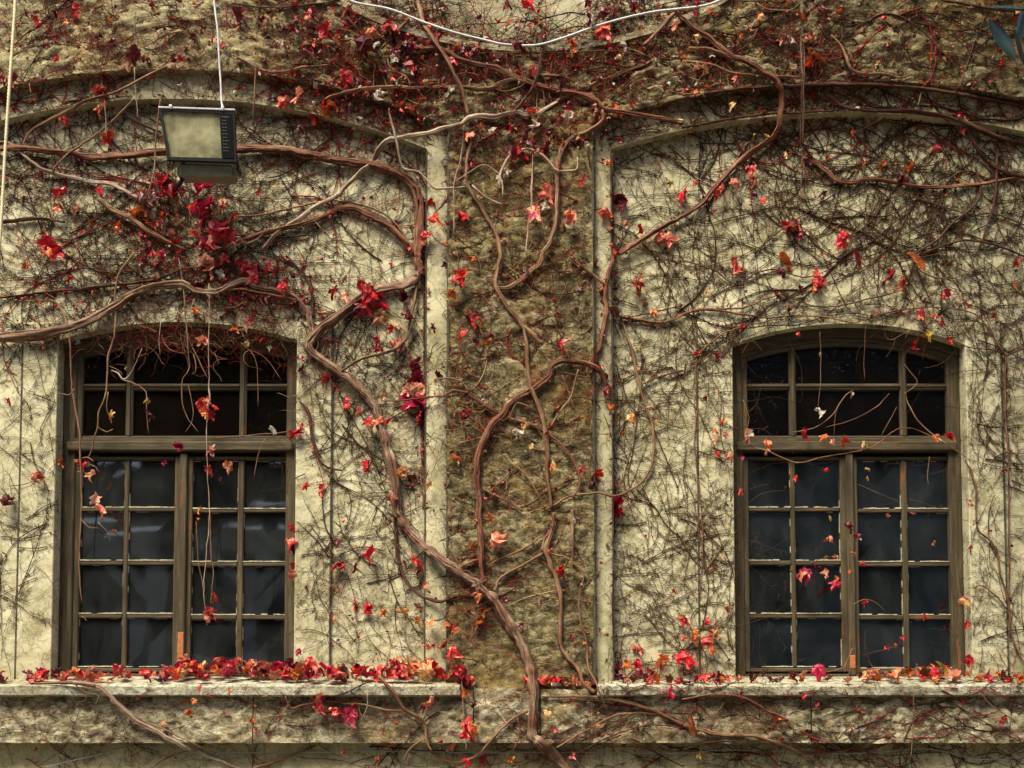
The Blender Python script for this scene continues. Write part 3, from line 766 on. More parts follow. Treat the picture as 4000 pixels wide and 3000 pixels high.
# ------------------------------------------------------------------ creepers
K_T = TS*0.0014          # metres per tile pixel on the wall
def stem_path(pts, off=0.012, lift=0.0, fat=1.0):
    """pts: (photo px, photo py, diameter in tile px[, extra lift]) -> 3D path hugging the facade"""
    raw = [Vector((p[0], p[1], p[2])) for p in pts]
    L = sum((b-a).xy.length for a, b in zip(raw, raw[1:]))
    n = max(3, int(L/len(raw)/14)); sm = smooth_path(raw, n)
    ys = []
    for p in sm:
        q = stick(p.x, p.y, 0); ys.append(surf(q.x, q.z))
    wd = max(2, int(70/(L/len(sm)+1e-6)))
    mn = [min(ys[max(0, i-wd):i+wd+1]) for i in range(len(ys))]
    wd2 = wd
    av = [sum(mn[max(0, i-wd2):i+wd2+1])/len(mn[max(0, i-wd2):i+wd2+1]) for i in range(len(mn))]
    av = [min(a, y) for a, y in zip(av, ys)]
    out, rad = [], []; ph = R.uniform(0, 99)
    for i, p in enumerate(sm):
        r = max(0.0011, p.z*K_T/2*fat*(0.9 if p.z < 10 else 1.04))
        wob = noise.noise(Vector((i*14/90.0*1.0, ph, 0)))*0.5 + noise.noise(Vector((i*0.9, ph, 3)))*0.25
        y = av[i] - off - r*0.8 - lift*(0.6+0.4*sin(i*0.2+ph))
        ja = 2.5+min(3.0, p.z*0.10); jx = (noise.noise(Vector((i*0.33, ph, 7)))+0.5*noise.noise(Vector((i*0.9, ph, 8))))*ja; jz = (noise.noise(Vector((i*0.33, ph, 11)))+0.5*noise.noise(Vector((i*0.9, ph, 12))))*ja
        out.append(at(p.x+jx, p.y+jz, y+wob*0.008))
        rad.append(r*(1+0.28*noise.noise(Vector((i*0.45, ph, 5)))+0.14*noise.noise(Vector((i*1.3, ph, 6)))+0.45*max(0, noise.noise(Vector((i*0.21, ph, 9)))-0.35)))
    return out, rad
def TP(c, r, lst): return [(*tile(c, r, p[0], p[1]), p[2]) for p in lst]
VINES = {}
def vine(name, label): VINES[name] = dict(label=label, stems=[], leaves=[], root=None)
def stem(v, mat, *segs, lift=0.0, part='stem'):
    """segs: (column, row, [(x, y, diameter)...]) in 3x3 zoom-tile pixels"""
    pts = []
    for c, r, l in segs: pts += TP(c, r, l)
    VINES[v]['stems'].append((mat, pts, lift, part))
vine('main', 'thick gnarled creeper trunk climbing from the bottom centre and looping past the floodlight')
vine('arch', 'grey-brown creeper bough bowing over the arched head of the left window')
vine('hang', 'loose thin creeper strands dangling in front of the left window')
vine('cut', 'pale creeper branch slanting across the left bay to a cut end')
vine('sinuous', 'slender tan creeper stem winding down the rough stone pilaster')
vine('fork', 'reddish brown creeper stem rising from the trunk and curling over at the pilaster edge')
vine('top', 'maroon creeper crossing the rough stone wall below the pale roundel')
vine('light', 'light brown creeper stem dropping straight past the left of the roundel')
vine('diag', 'red-brown creeper stem descending diagonally through the right bay')
vine('net', 'dark creeper stems spreading across the upper right bay and along its arch')
vine('pane', 'fine creeper strands draped across the right window and its transom')
vine('jamb', 'dark creeper stems running over and down beside the right window')
vine('edge', 'creeper stem clinging to the smooth strip right of the pilaster')
vine('sillleft', 'pale creeper stem slanting down from the left window sill')
vine('low', 'tan creeper stems lying along the stone ledge beneath the right window')
vine('curve', 'thin creeper stems curving over the stone ledge left of the trunk')
vine('jambleft', 'tan creeper stem curving down left of the right window')
vine('upleft', 'thin creeper stems crossing the left bay around the floodlight')
vine('hoop', 'wiry pale tendril bent into a hoop on the upper pilaster')
vine('strand', 'dry pale creeper threads hanging straight down over the right arch')

stem('main', 'trunk', (1, 2, [(1470, 3450, 46), (1500, 3000, 40), (1490, 2500, 38), (1515, 2000, 38), (1490, 1740, 36), (1440, 1640, 36), (1370, 1560, 38), (1290, 1490, 42), (1245, 1440, 40), (1248, 1300, 38), (1240, 1150, 38), (1225, 1020, 38), (1180, 880, 38), (1110, 760, 40), (1020, 610, 40), (950, 530, 36), (860, 460, 34), (770, 400, 33), (660, 320, 33), (560, 240, 35), (470, 150, 35), (400, 60, 36), (360, -20, 34)]), (1, 1, [(350, 1450, 36), (300, 1230, 36), (265, 1120, 34), (230, 990, 34), (170, 910, 34), (90, 840, 32), (0, 760, 30)]), (0, 1, [(2110, 690, 30), (2020, 620, 32), (2010, 560, 36), (2080, 470, 36), (2200, 385, 34)]), (1, 1, [(120, 270, 33), (250, 220, 31), (400, 195, 30), (490, 150, 32), (525, 80, 36)]), lift=0.01, part='trunk')
stem('main', 'red', (1, 1, [(530, 130, 38), (500, 40, 38)]), (1, 0, [(500, 1600, 42), (512, 1400, 44), (500, 1260, 38), (460, 1190, 38), (350, 1120, 36), (200, 1070, 36), (0, 1045, 34)]), (0, 0, [(2100, 1020, 36), (2000, 1000, 38), (1800, 970, 36), (1560, 965, 34), (1300, 985, 32), (1060, 980, 30), (800, 1010, 30), (600, 1020, 28), (400, 985, 26), (200, 965, 25), (0, 960, 24), (-120, 965, 24)]), lift=0.012, part='branch')
stem('main', 'tan', (1, 1, [(520, 120, 20), (480, 20, 18)]), (1, 0, [(485, 1560, 20), (492, 1420, 20), (480, 1280, 18), (430, 1180, 18), (300, 1105, 18), (150, 1050, 17), (0, 1030, 17)]), (0, 0, [(2050, 995, 17), (1850, 955, 17), (1560, 948, 16)]), lift=0.03, part='branch')
stem('main', 'red', (1, 0, [(470, 1640, 28), (440, 1590, 28), (350, 1500, 28), (230, 1420, 28), (100, 1360, 27), (0, 1345, 26)]), (0, 0, [(2130, 1385, 24), (2050, 1420, 23), (1900, 1465, 22), (1700, 1510, 20), (1550, 1560, 16), (1450, 1610, 12)]), lift=0.01, part='branch')
stem('main', 'tan', (1, 0, [(450, 1620, 14), (400, 1510, 14), (300, 1400, 14), (180, 1340, 14), (50, 1310, 14)]), (0, 0, [(2180, 1300, 15), (2060, 1310, 14), (1900, 1345, 14), (1700, 1390, 13), (1500, 1405, 10)]), part='branch')
stem('main', 'trunk', (1, 1, [(0, 750, 12), (150, 660, 20), (300, 620, 19), (370, 590, 19), (420, 540, 16), (445, 470, 12)]), lift=0.04, part='branch')
stem('main', 'dark', (1, 2, [(345, -10, 18), (355, 150, 20), (370, 300, 18), (430, 460, 16), (530, 550, 16), (640, 580, 14), (760, 545, 12), (900, 550, 11), (1040, 540, 10), (1125, 490, 8)]), part='branch')
stem('main', 'red', (0, 1, [(2200, 760, 18), (2100, 700, 14), (2000, 640, 14), (1960, 560, 12)]), part='branch')
stem('main', 'red', (1, 1, [(440, 640, 14), (475, 760, 22), (500, 900, 22), (515, 1100, 18), (530, 1400, 20), (535, 1640, 16)]), part='branch')
stem('main', 'dark', (1, 1, [(545, 0, 16), (540, 200, 12), (535, 400, 12), (540, 600, 16), (545, 800, 14)]), part='branch')
stem('main', 'tan', (1, 1, [(520, 0, 18), (500, 130, 18), (470, 330, 14), (430, 480, 12), (380, 620, 8)]), lift=0.02, part='branch')

stem('arch', 'trunk', (0, 1, [(-80, 535, 40), (0, 530, 42), (150, 518, 46), (300, 500, 46), (450, 470, 40), (560, 430, 38), (650, 385, 36), (750, 325, 38), (850, 260, 36), (950, 218, 36), (1050, 190, 34), (1180, 185, 34), (1290, 228, 28), (1400, 235, 30), (1500, 190, 32), (1600, 165, 34), (1660, 205, 30), (1800, 225, 24), (1900, 262, 22), (1970, 330, 22), (2010, 420, 26), (2030, 560, 28)]), lift=0.012, part='bough')
stem('arch', 'tan', (0, 1, [(600, 400, 14), (750, 300, 16), (880, 225, 16), (1000, 185, 14), (1150, 170, 14), (1280, 215, 12)]), lift=0.04, part='bough')
stem('arch', 'dark', (0, 1, [(0, 270, 12), (200, 245, 16), (400, 225, 16), (700, 192, 18), (900, 172, 18), (1050, 140, 18), (1150, 92, 16), (1280, 70, 14), (1500, 60, 14), (1650, 90, 12), (1800, 110, 10)]), part='branch')
stem('arch', 'red', (0, 1, [(1400, 240, 14), (1550, 215, 14), (1700, 240, 14), (1850, 270, 14), (1950, 300, 12)]), lift=0.03, part='branch')
stem('arch', 'pale', (0, 1, [(-20, 538, 12), (100, 557, 14), (200, 572, 12), (300, 577, 8), (360, 560, 6)]), lift=0.02, part='branch')
stem('arch', 'tan', (0, 1, [(440, 455, 10), (520, 463, 9), (590, 480, 7), (605, 510, 5)]), lift=0.02, part='branch')
stem('arch', 'dark', (0, 1, [(1860, 0, 12), (1990, 150, 14), (2020, 250, 16), (2030, 400, 16)]), part='branch')
stem('arch', 'dark', (0, 1, [(1940, 940, 14), (2000, 1020, 20), (2020, 1150, 18), (2060, 1300, 16), (2120, 1370, 14), (2212, 1390, 12)]), part='branch')

H = [[(120, 290, 8), (240, 292, 10), (340, 290, 12), (400, 350, 14), (440, 450, 14), (455, 600, 14), (465, 800, 14), (470, 890, 12), (500, 1050, 12), (520, 1200, 12), (525, 1450, 11), (528, 1640, 10), (515, 1858, 9), (515, 2000, 9), (530, 2250, 7)],
     [(480, 860, 10), (450, 900, 9), (375, 888, 7)],
     [(870, -20, 10), (770, 120, 12), (750, 250, 14), (750, 350, 14), (740, 520, 14), (700, 660, 14), (690, 880, 11), (645, 1000, 11), (632, 1110, 11), (600, 1230, 11), (570, 1310, 8)],
     [(632, 1110, 10), (690, 1140, 9), (730, 1120, 8)], [(720, 740, 9), (770, 760, 10), (800, 800, 10), (860, 740, 6), (920, 600, 5)], [(800, 805, 9), (880, 830, 8), (945, 880, 8), (950, 1000, 6), (965, 1150, 5)],
     [(1355, 180, 9), (1357, 400, 8), (1350, 700, 8), (1358, 900, 11), (1340, 1100, 8), (1345, 1400, 8), (1358, 1640, 8), (1340, 1900, 7), (1320, 2150, 6), (1335, 2320, 6)],
     [(1160, 30, 8), (1190, 250, 9), (1208, 450, 10), (1225, 650, 10), (1220, 740, 9), (1180, 820, 7), (1190, 980, 7), (1230, 1070, 6), (1285, 1140, 5)],
     [(1208, 480, 8), (1250, 600, 9), (1300, 700, 9), (1345, 790, 8)], [(1050, 510, 7), (1060, 560, 7), (1110, 610, 6), (1200, 635, 5)], [(1255, 640, 7), (1270, 740, 7), (1245, 760, 6)],
     [(1040, 430, 6), (1030, 540, 5), (1040, 640, 4)], [(1300, 480, 6), (1330, 560, 5), (1390, 640, 5), (1470, 670, 4)], [(1560, 560, 5), (1640, 640, 5), (1670, 760, 5), (1672, 970, 4)], [(1600, 600, 5), (1720, 660, 5), (1820, 800, 4)],
     [(1220, 840, 5), (1250, 980, 5), (1240, 1080, 4), (1200, 1140, 4)], [(700, 880, 5), (690, 980, 4), (720, 1060, 4)], [(1870, 1135, 8), (1740, 1150, 8), (1560, 1165, 7), (1400, 1175, 6)], [(1720, 1180, 7), (1670, 1300, 6), (1645, 1440, 4)],
     [(1360, 1650, 7), (1365, 1900, 6), (1380, 2080, 6), (1365, 2250, 5)], [(1270, 1720, 6), (1280, 1950, 5), (1310, 2110, 5), (1330, 2230, 5)], [(520, 1700, 8), (560, 1745, 8), (600, 1760, 7), (645, 1765, 5)], [(640, 1730, 6), (700, 1790, 5), (708, 1850, 4)],
     [(480, 1330, 8), (560, 1300, 8), (605, 1330, 7)], [(500, 1350, 9), (600, 1355, 8), (640, 1400, 7)], [(500, 1400, 7), (545, 1400, 6), (555, 1430, 5)]]
for l in H: stem('hang', R.choice(['pale', 'tan', 'tan']), (0, 1, l), lift=0.025, part='strand')

stem('cut', 'pale', (1, 0, [(1400, 660, 10), (1280, 730, 20), (1200, 745, 24), (1130, 728, 26), (1000, 752, 30), (860, 752, 32), (780, 800, 26), (700, 822, 24), (560, 862, 24), (400, 892, 24), (300, 912, 28), (240, 972, 28), (200, 1050, 26), (150, 1095, 24), (70, 1162, 24), (0, 1240, 24)]), (0, 0, [(2170, 1275, 24), (2050, 1340, 24), (1900, 1440, 24), (1800, 1505, 24), (1700, 1620, 22)]), lift=0.035, part='branch')
stem('cut', 'dark', (1, 0, [(1130, 720, 20), (1180, 650, 20), (1240, 570, 18), (1285, 430, 17), (1300, 300, 16), (1310, 200, 14), (1275, 150, 12)]), lift=0.02, part='branch')
stem('cut', 'tan', (1, 0, [(1280, 730, 20), (1390, 660, 20), (1500, 600, 16), (1600, 560, 17), (1700, 520, 18), (1900, 442, 18), (2010, 395, 12)]), part='branch')

stem('sinuous', 'tan', (1, 0, [(850, 915, 16), (820, 1000, 17), (808, 1100, 17), (820, 1200, 19), (880, 1300, 21), (950, 1420, 21), (1000, 1510, 21), (1030, 1640, 21)]), (1, 1, [(1020, 60, 21), (1000, 150, 23), (1003, 195, 25), (1050, 290, 23), (1110, 370, 23), (1170, 450, 25), (1195, 500, 23), (1200, 650, 22), (1220, 820, 21), (1240, 880, 23), (1290, 1000, 25), (1320, 1130, 23), (1330, 1250, 25), (1340, 1450, 23), (1362, 1640, 22)]), lift=0.015, part='stem')
stem('sinuous', 'tan', (1, 2, [(1375, 0, 26), (1372, 90, 25), (1330, 230, 26), (1350, 320, 24), (1390, 420, 22), (1415, 540, 26), (1420, 700, 24), (1415, 850, 22), (1470, 950, 22), (1540, 1030, 22), (1570, 1110, 20), (1640, 1165, 20)]), part='stem')
stem('sinuous', 'tan', (1, 1, [(1185, 460, 16), (1215, 485, 20), (1250, 520, 24), (1303, 572, 20)]), lift=0.03)
stem('sinuous', 'tan', (1, 2, [(1495, -20, 18), (1500, 120, 20), (1502, 330, 15)])); stem('sinuous', 'tan', (1, 2, [(1500, 330, 10), (1570, 400, 11), (1540, 560, 10), (1550, 700, 10), (1590, 850, 12), (1600, 1000, 12), (1650, 1110, 12), (1690, 1220, 10), (1720, 1285, 8)]), lift=0.02)
for l in ([(1300, 270, 14), (1180, 345, 15), (1060, 405, 16), (1020, 440, 14), (998, 500, 12)], [(1310, 150, 12), (1180, 240, 14), (1060, 290, 12), (950, 350, 8)], [(900, 300, 11), (800, 340, 13), (700, 412, 12)], [(1330, 270, 14), (1440, 290, 10), (1530, 340, 9)], [(1440, 790, 10), (1500, 775, 10), (1600, 770, 9)], [(1245, 970, 9), (1420, 1000, 9)], [(1370, 100, 14), (1320, 180, 14), (1300, 260, 12)]): stem('sinuous', 'tan', (1, 2, l), lift=0.01)

stem('fork', 'red', (1, 2, [(940, 495, 28), (910, 380, 30), (905, 200, 31), (890, 0, 31)]), (1, 1, [(890, 1550, 31), (880, 1450, 32), (890, 1290, 33), (930, 1180, 35), (980, 1090, 36), (1060, 1000, 33), (1120, 930, 32), (1200, 890, 31), (1280, 840, 31), (1345, 785, 28), (1360, 715, 28), (1400, 688, 28), (1450, 680, 27), (1550, 690, 27), (1640, 718, 28), (1700, 790, 25), (1745, 880, 20), (1755, 980, 14)]), lift=0.012, part='stem')
for l in ([(830, 900, 14), (900, 950, 17), (1030, 1025, 19), (1120, 1062, 18), (1250, 1105, 18), (1330, 1155, 17), (1420, 1220, 15), (1500, 1320, 15), (1545, 1450, 14), (1500, 1570, 12)], [(260, 940, 9), (420, 936, 11), (550, 912, 11), (650, 907, 13), (730, 870, 13), (820, 885, 15)], [(830, 880, 13), (780, 820, 12), (700, 790, 11), (630, 795, 9)], [(1535, 735, 11), (1490, 900, 12), (1400, 1030, 11), (1360, 1100, 9)], [(1430, 770, 8), (1470, 880, 10), (1510, 1000, 8)], [(1100, 1060, 9), (1105, 1010, 9), (1140, 950, 9), (1240, 985, 8)], [(860, 930, 9), (860, 1010, 9), (940, 1140, 9), (1060, 1190, 8)], [(920, 1510, 12), (1000, 1550, 13), (1100, 1600, 13), (1180, 1655, 12)], [(970, 1580, 10), (990, 1500, 11), (1060, 1440, 10), (1110, 1380, 8)], [(1050, 1310, 9), (1180, 1400, 10), (1250, 1500, 10), (1320, 1640, 9)]):
    stem('fork', R.choice(['tan', 'red']), (1, 1, l), lift=0.015, part='branch')

stem('top', 'red', (1, 0, [(440, 120, 14), (385, 180, 20), (355, 240, 24), (400, 290, 25), (520, 312, 24), (650, 322, 25), (760, 380, 23), (850, 412, 25), (1000, 442, 28), (1100, 490, 30), (1200, 530, 30), (1330, 572, 30), (1400, 590, 28), (1530, 605, 28), (1650, 655, 34), (1690, 705, 28), (1780, 722, 24), (1900, 742, 26), (2050, 762, 22), (2212, 800, 18)]), lift=0.02, part='branch')
stem('top', 'tan', (1, 0, [(-100, 640, 14), (0, 600, 16), (150, 576, 20), (380, 566, 20), (560, 572, 18), (720, 560, 16), (900, 576, 21), (960, 574, 24), (1050, 530, 24), (1180, 505, 24), (1290, 488, 18), (1420, 495, 12)]), lift=0.02, part='branch')
stem('top', 'tan', (1, 0, [(1690, 720, 26), (1690, 780, 28), (1600, 850, 27), (1500, 892, 26), (1430, 970, 27), (1402, 1050, 24), (1400, 1180, 23), (1400, 1300, 24), (1390, 1450, 24), (1350, 1570, 26), (1310, 1640, 25)]), (1, 1, [(1290, 55, 24), (1230, 100, 24), (1150, 162, 22), (1080, 205, 22), (1005, 205, 18)]), lift=0.015, part='branch')
for l in ([(30, 100, 12), (130, 210, 14), (220, 300, 16), (260, 380, 14)], [(300, 380, 9), (320, 440, 10), (420, 500, 11), (450, 560, 9)], [(440, 540, 14), (540, 530, 14), (650, 520, 12)], [(1760, 90, 8), (1790, 60, 8), (1800, 0, 8)], [(1250, 130, 18), (1320, 190, 14), (1340, 200, 10)], [(2212, 60, 20), (2150, 90, 20), (2060, 200, 16), (1950, 300, 12)], [(750, 345, 8), (1200, 345, 10), (1500, 340, 10), (1750, 330, 10), (2150, 385, 8)], [(720, 490, 6), (820, 470, 8), (900, 490, 7)]): stem('top', R.choice(['red', 'tan', 'dark']), (1, 0, l), lift=0.02, part='branch')
stem('light', 'tan', (1, 0, [(485, -60, 20), (492, 0, 20), (512, 60, 22), (540, 170, 21), (610, 270, 21), (680, 380, 21), (740, 490, 20), (775, 560, 19), (800, 650, 18), (820, 745, 18)]), lift=0.05, part='stem')

stem('diag', 'red', (2, 0, [(-60, 60, 22), (0, 110, 26), (70, 182, 28), (180, 252, 28), (280, 342, 28), (400, 392, 28), (500, 452, 28), (600, 512, 29), (640, 585, 29), (640, 700, 29), (620, 820, 27), (570, 900, 26), (470, 962, 28), (370, 1042, 27), (280, 1132, 25), (200, 1222, 25), (130, 1312, 24), (0, 1402, 22)]), (1, 0, [(2100, 1460, 25), (1900, 1580, 25), (1800, 1645, 23)]), lift=0.015, part='stem')
for l in ([(0, 395, 14), (200, 420, 15), (300, 466, 15), (450, 486, 15), (760, 497, 11)], [(40, 310, 18), (180, 325, 23), (300, 362, 23), (400, 400, 18)], [(960, 230, 12), (1030, 300, 15), (1080, 430, 15), (1150, 480, 17), (1280, 480, 15), (1400, 502, 13), (1480, 490, 10)], [(480, 20, 9), (560, 60, 10), (700, 68, 10), (760, 20, 8)]): stem('diag', 'tan', (2, 0, l), lift=0.015, part='branch')

for m_, l in (('red', [(780, 1030, 24), (850, 1052, 26), (930, 1112, 27), (1000, 1172, 27), (1100, 1187, 25), (1200, 1157, 23), (1350, 1172, 21), (1500, 1207, 20), (1700, 1212, 20), (1900, 1197, 19), (2100, 1162, 17), (2250, 1140, 14)]),
              ('dark', [(920, 600, 20), (1050, 690, 22), (1200, 712, 22), (1500, 722, 22), (1700, 752, 22), (1850, 802, 26), (2000, 872, 26), (2212, 930, 26), (2300, 960, 24)]), ('dark', [(1900, 1080, 18), (1930, 1250, 17), (1870, 1352, 16), (1750, 1442, 16), (1650, 1552, 15), (1480, 1660, 12)]),
              ('dark', [(2230, 1460, 10), (2000, 1382, 11), (1880, 1390, 10), (1600, 1312, 10), (1400, 1232, 8)]), ('dark', [(2040, 880, 18), (2032, 1100, 18), (2020, 1300, 16), (1960, 1500, 12), (1900, 1660, 10)]), ('dark', [(1850, 820, 20), (1900, 950, 20), (1990, 1060, 22), (2100, 1120, 22), (2230, 1150, 20)]),
              ('dark', [(0, 640, 12), (300, 580, 16), (650, 560, 18), (1000, 545, 20), (1400, 560, 20), (1800, 610, 22), (2230, 690, 22)]), ('dark', [(0, 830, 12), (300, 770, 16), (600, 735, 18), (800, 725, 16), (1000, 715, 14)]), ('tan', [(1555, 560, 10), (1540, 620, 9), (1525, 690, 8)]),
              ('dark', [(600, 900, 10), (820, 960, 10), (1050, 900, 9), (1300, 760, 8)]), ('dark', [(1000, 1330, 8), (1300, 1400, 10), (1500, 1300, 9), (1700, 1230, 8)]), ('dark', [(470, 1640, 10), (620, 1500, 10), (800, 1380, 9), (1020, 1230, 9)]), ('dark', [(1560, 1640, 12), (1800, 1560, 13), (2000, 1580, 13), (2220, 1660, 12)]), ('dark', [(1680, 0, 16), (1900, 40, 18), (2240, 90, 16)]), ('dark', [(1000, 250, 8), (1300, 90, 10), (1500, 160, 10), (1700, 350, 9), (1800, 480, 8)])):
    stem('net', m_, (2, 0, l), part='branch')
for l in ([(700, 1142, 8), (850, 1115, 9), (960, 1040, 10), (1010, 970, 10), (1060, 900, 10), (1105, 868, 8)], [(1000, 980, 7), (988, 1060, 6), (985, 1170, 5)], [(1440, 880, 10), (1470, 980, 12), (1530, 1070, 12), (1640, 1170, 12), (1760, 1250, 11), (1840, 1305, 10)], [(880, 1310, 10), (1050, 1277, 10), (1200, 1250, 12), (1290, 1200, 12), (1370, 1132, 12), (1440, 1115, 10), (1530, 1130, 9), (1650, 1190, 8)], [(1190, 450, 7), (1175, 650, 7), (1180, 800, 6)], [(890, 490, 6), (895, 650, 6), (892, 790, 6), (880, 1000, 5)], [(380, 640, 7), (430, 560, 8), (480, 570, 7), (520, 620, 5)], [(390, 1200, 12), (470, 1235, 12), (560, 1270, 12), (740, 1340, 12), (880, 1310, 10)], [(1340, 890, 8), (1250, 980, 7), (1100, 1060, 6), (930, 1110, 6)], [(1390, 980, 6), (1340, 1070, 6), (1290, 1160, 5)], [(705, 1370, 8), (700, 1450, 7), (720, 1520, 5)], [(390, 930, 6), (430, 1050, 6), (400, 1150, 5)], [(1600, 1300, 7), (1585, 1420, 6), (1590, 1480, 5)], [(1440, 890, 9), (1520, 820, 8), (1480, 760, 7), (1440, 700, 5)], [(1140, 1480, 5), (1250, 1530, 5), (1400, 1590, 4)]): stem('pane', R.choice(['tan', 'red', 'tan']), (2, 1, l), lift=0.012, part='strand')
stem('pane', 'tan', (2, 2, [(1100, 880, 10), (1070, 960, 11), (1040, 1010, 11), (960, 1035, 9), (900, 1045, 7)]), lift=0.0, part='strand')
stem('pane', 'red', (2, 2, [(860, 320, 6), (920, 290, 6), (1000, 300, 5)]), part='strand'); stem('pane', 'red', (2, 2, [(1430, 835, 5), (1370, 870, 5), (1290, 895, 4), (1160, 930, 3)]), part='strand'); stem('pane', 'tan', (2, 2, [(1100, 600, 6), (1180, 565, 6), (1260, 590, 5), (1310, 640, 4)]), part='strand')

for l in ([(0, 640, 10), (100, 630, 15), (180, 562, 17), (260, 507, 15), (380, 460, 13), (500, 432, 11), (700, 400, 11), (880, 390, 13), (1000, 410, 13), (1120, 432, 11), (1300, 372, 12), (1480, 340, 13), (1700, 335, 11), (1900, 380, 13), (2000, 500, 14), (2060, 600, 18), (2092, 655, 22), (2090, 800, 18), (2090, 1000, 17), (2110, 1300, 15), (2112, 1660, 12), (2115, 2000, 12), (2120, 2460, 9)],
          [(2090, 655, 18), (2150, 622, 14), (2230, 600, 13)], [(1800, 570, 8), (1880, 600, 11), (2000, 605, 12), (2075, 635, 12)], [(1830, 1320, 12), (1870, 1400, 19), (1900, 1500, 19), (1900, 1660, 17), (1920, 1780, 17), (2000, 1850, 19), (2040, 1940, 19), (2060, 2060, 17), (2110, 2240, 17), (2130, 2440, 17), (2180, 2580, 15), (2230, 2660, 12)], [(1890, 2150, 12), (1950, 2140, 15), (2040, 2210, 15), (2100, 2290, 14)],
          [(-20, 390, 24), (100, 346, 23), (250, 356, 20), (380, 376, 22), (460, 390, 12)], [(100, 340, 16), (350, 342, 15), (460, 310, 13), (560, 270, 12), (690, 240, 9)], [(400, 380, 14), (560, 400, 12), (800, 385, 12), (900, 395, 10)], [(0, 30, 12), (200, 90, 14), (350, 190, 12), (480, 110, 14), (620, 90, 12), (800, 140, 11), (1000, 60, 9)], [(650, 250, 10), (900, 330, 12), (1200, 280, 12), (1480, 200, 9)], [(1500, 60, 10), (1600, 130, 12), (1760, 140, 11), (2000, 40, 9)], [(90, 660, 16), (85, 800, 14), (95, 1000, 14), (80, 1250, 12), (120, 1600, 12), (130, 1900, 12), (110, 2200, 10)], [(1300, 80, 12), (1450, 30, 12), (1700, -20, 10)]):
    stem('jamb', R.choice(['dark', 'red', 'dark']), (2, 1, l), part='branch')
stem('edge', 'red', (1, 0, [(1760, 990, 10), (1752, 1150, 14), (1750, 1300, 20), (1755, 1640, 24)]), (1, 1, [(1750, 60, 24), (1722, 150, 23), (1705, 250, 25), (1720, 340, 30), (1700, 450, 27), (1670, 590, 27), (1648, 665, 25), (1650, 720, 20)]), lift=0.012, part='stem')
stem('edge', 'tan', (1, 1, [(1720, 345, 20), (1770, 330, 22), (1790, 365, 20), (1800, 388, 18), (1900, 410, 19), (2050, 432, 17), (2150, 410, 15), (2212, 385, 12)]), part='branch')
stem('edge', 'tan', (1, 1, [(1480, 10, 10), (1560, 70, 12), (1640, 130, 14), (1700, 180, 14)]), part='branch')
stem('edge', 'dark', (1, 1, [(1755, 880, 16), (1760, 1100, 12), (1758, 1400, 12), (1765, 1640, 14)]), part='branch')
stem('edge', 'dark', (1, 2, [(1765, 20, 12), (1762, 300, 9), (1755, 600, 8), (1765, 900, 8)]), part='branch')
for m_, l in (('pale', [(470, 1105, 14), (620, 1125, 22), (700, 1182, 24), (780, 1262, 26), (900, 1362, 24), (1000, 1412, 24), (1100, 1472, 24), (1200, 1522, 22), (1350, 1582, 20), (1500, 1642, 17), (1640, 1720, 14)]), ('tan', [(200, 1110, 10), (400, 1106, 16), (620, 1127, 18)]), ('tan', [(700, 1190, 8), (900, 1340, 10), (1050, 1400, 10), (1250, 1500, 10), (1400, 1560, 9)]), ('tan', [(490, 1120, 8), (560, 1170, 8), (640, 1190, 7), (620, 1250, 5)]), ('tan', [(1010, 1630, 7), (1140, 1570, 8), (1250, 1540, 8)]), ('red', [(500, 1130, 6), (560, 1210, 6), (510, 1230, 5)])): stem('sillleft', m_, (0, 2, l), lift=0.01)
for m_, s in (('tan', (1, 2, [(1300, 1195, 16), (1500, 1195, 20), (1690, 1205, 30), (1800, 1222, 30), (1950, 1262, 30), (2100, 1322, 28), (2212, 1382, 28)])), ('tan', (2, 2, [(0, 1382, 28), (150, 1422, 28), (300, 1450, 28), (450, 1452, 26), (600, 1492, 27), (720, 1542, 27), (850, 1562, 25), (1000, 1552, 22), (1100, 1532, 17), (1180, 1540, 12)])), ('red', (2, 2, [(0, 1215, 12), (150, 1185, 14), (350, 1192, 16), (480, 1242, 19), (560, 1292, 19), (650, 1332, 17), (710, 1382, 15), (722, 1425, 10)])), ('tan', (1, 2, [(1400, 1532, 16), (1500, 1462, 15), (1700, 1352, 16), (1800, 1312, 17), (1950, 1302, 19), (2100, 1312, 17), (2212, 1352, 15)])), ('tan', (1, 2, [(1100, 1650, 14), (1250, 1600, 14), (1400, 1540, 12)])),
             ('tan', (2, 2, [(1495, 1150, 9), (1498, 1300, 9), (1490, 1450, 8), (1475, 1600, 7)])), ('red', (2, 2, [(1090, 1530, 16), (1200, 1560, 14), (1280, 1600, 10)])), ('dark', (2, 2, [(1400, 1200, 10), (1700, 1370, 12), (1950, 1480, 12), (2212, 1640, 12)])), ('dark', (2, 2, [(1700, 1200, 10), (1900, 1330, 12), (2212, 1500, 12)])), ('tan', (2, 2, [(1900, 1140, 10), (2000, 1250, 10), (2150, 1350, 9)])), ('dark', (2, 2, [(300, 1240, 8), (600, 1400, 9), (900, 1560, 8)])), ('dark', (1, 2, [(1880, 1490, 12), (2000, 1540, 13), (2212, 1650, 13)])), ('dark', (1, 2, [(1540, 1560, 10), (1750, 1450, 12), (2000, 1380, 10), (2212, 1400, 10)])), ('tan', (2, 2, [(520, 1215, 8), (580, 1300, 7), (565, 1360, 6)])), ('dark', (2, 2, [(0, 1540, 12), (250, 1480, 14), (500, 1540, 12), (620, 1640, 10)]))):
    stem('low', m_, s, lift=0.012, part='branch')
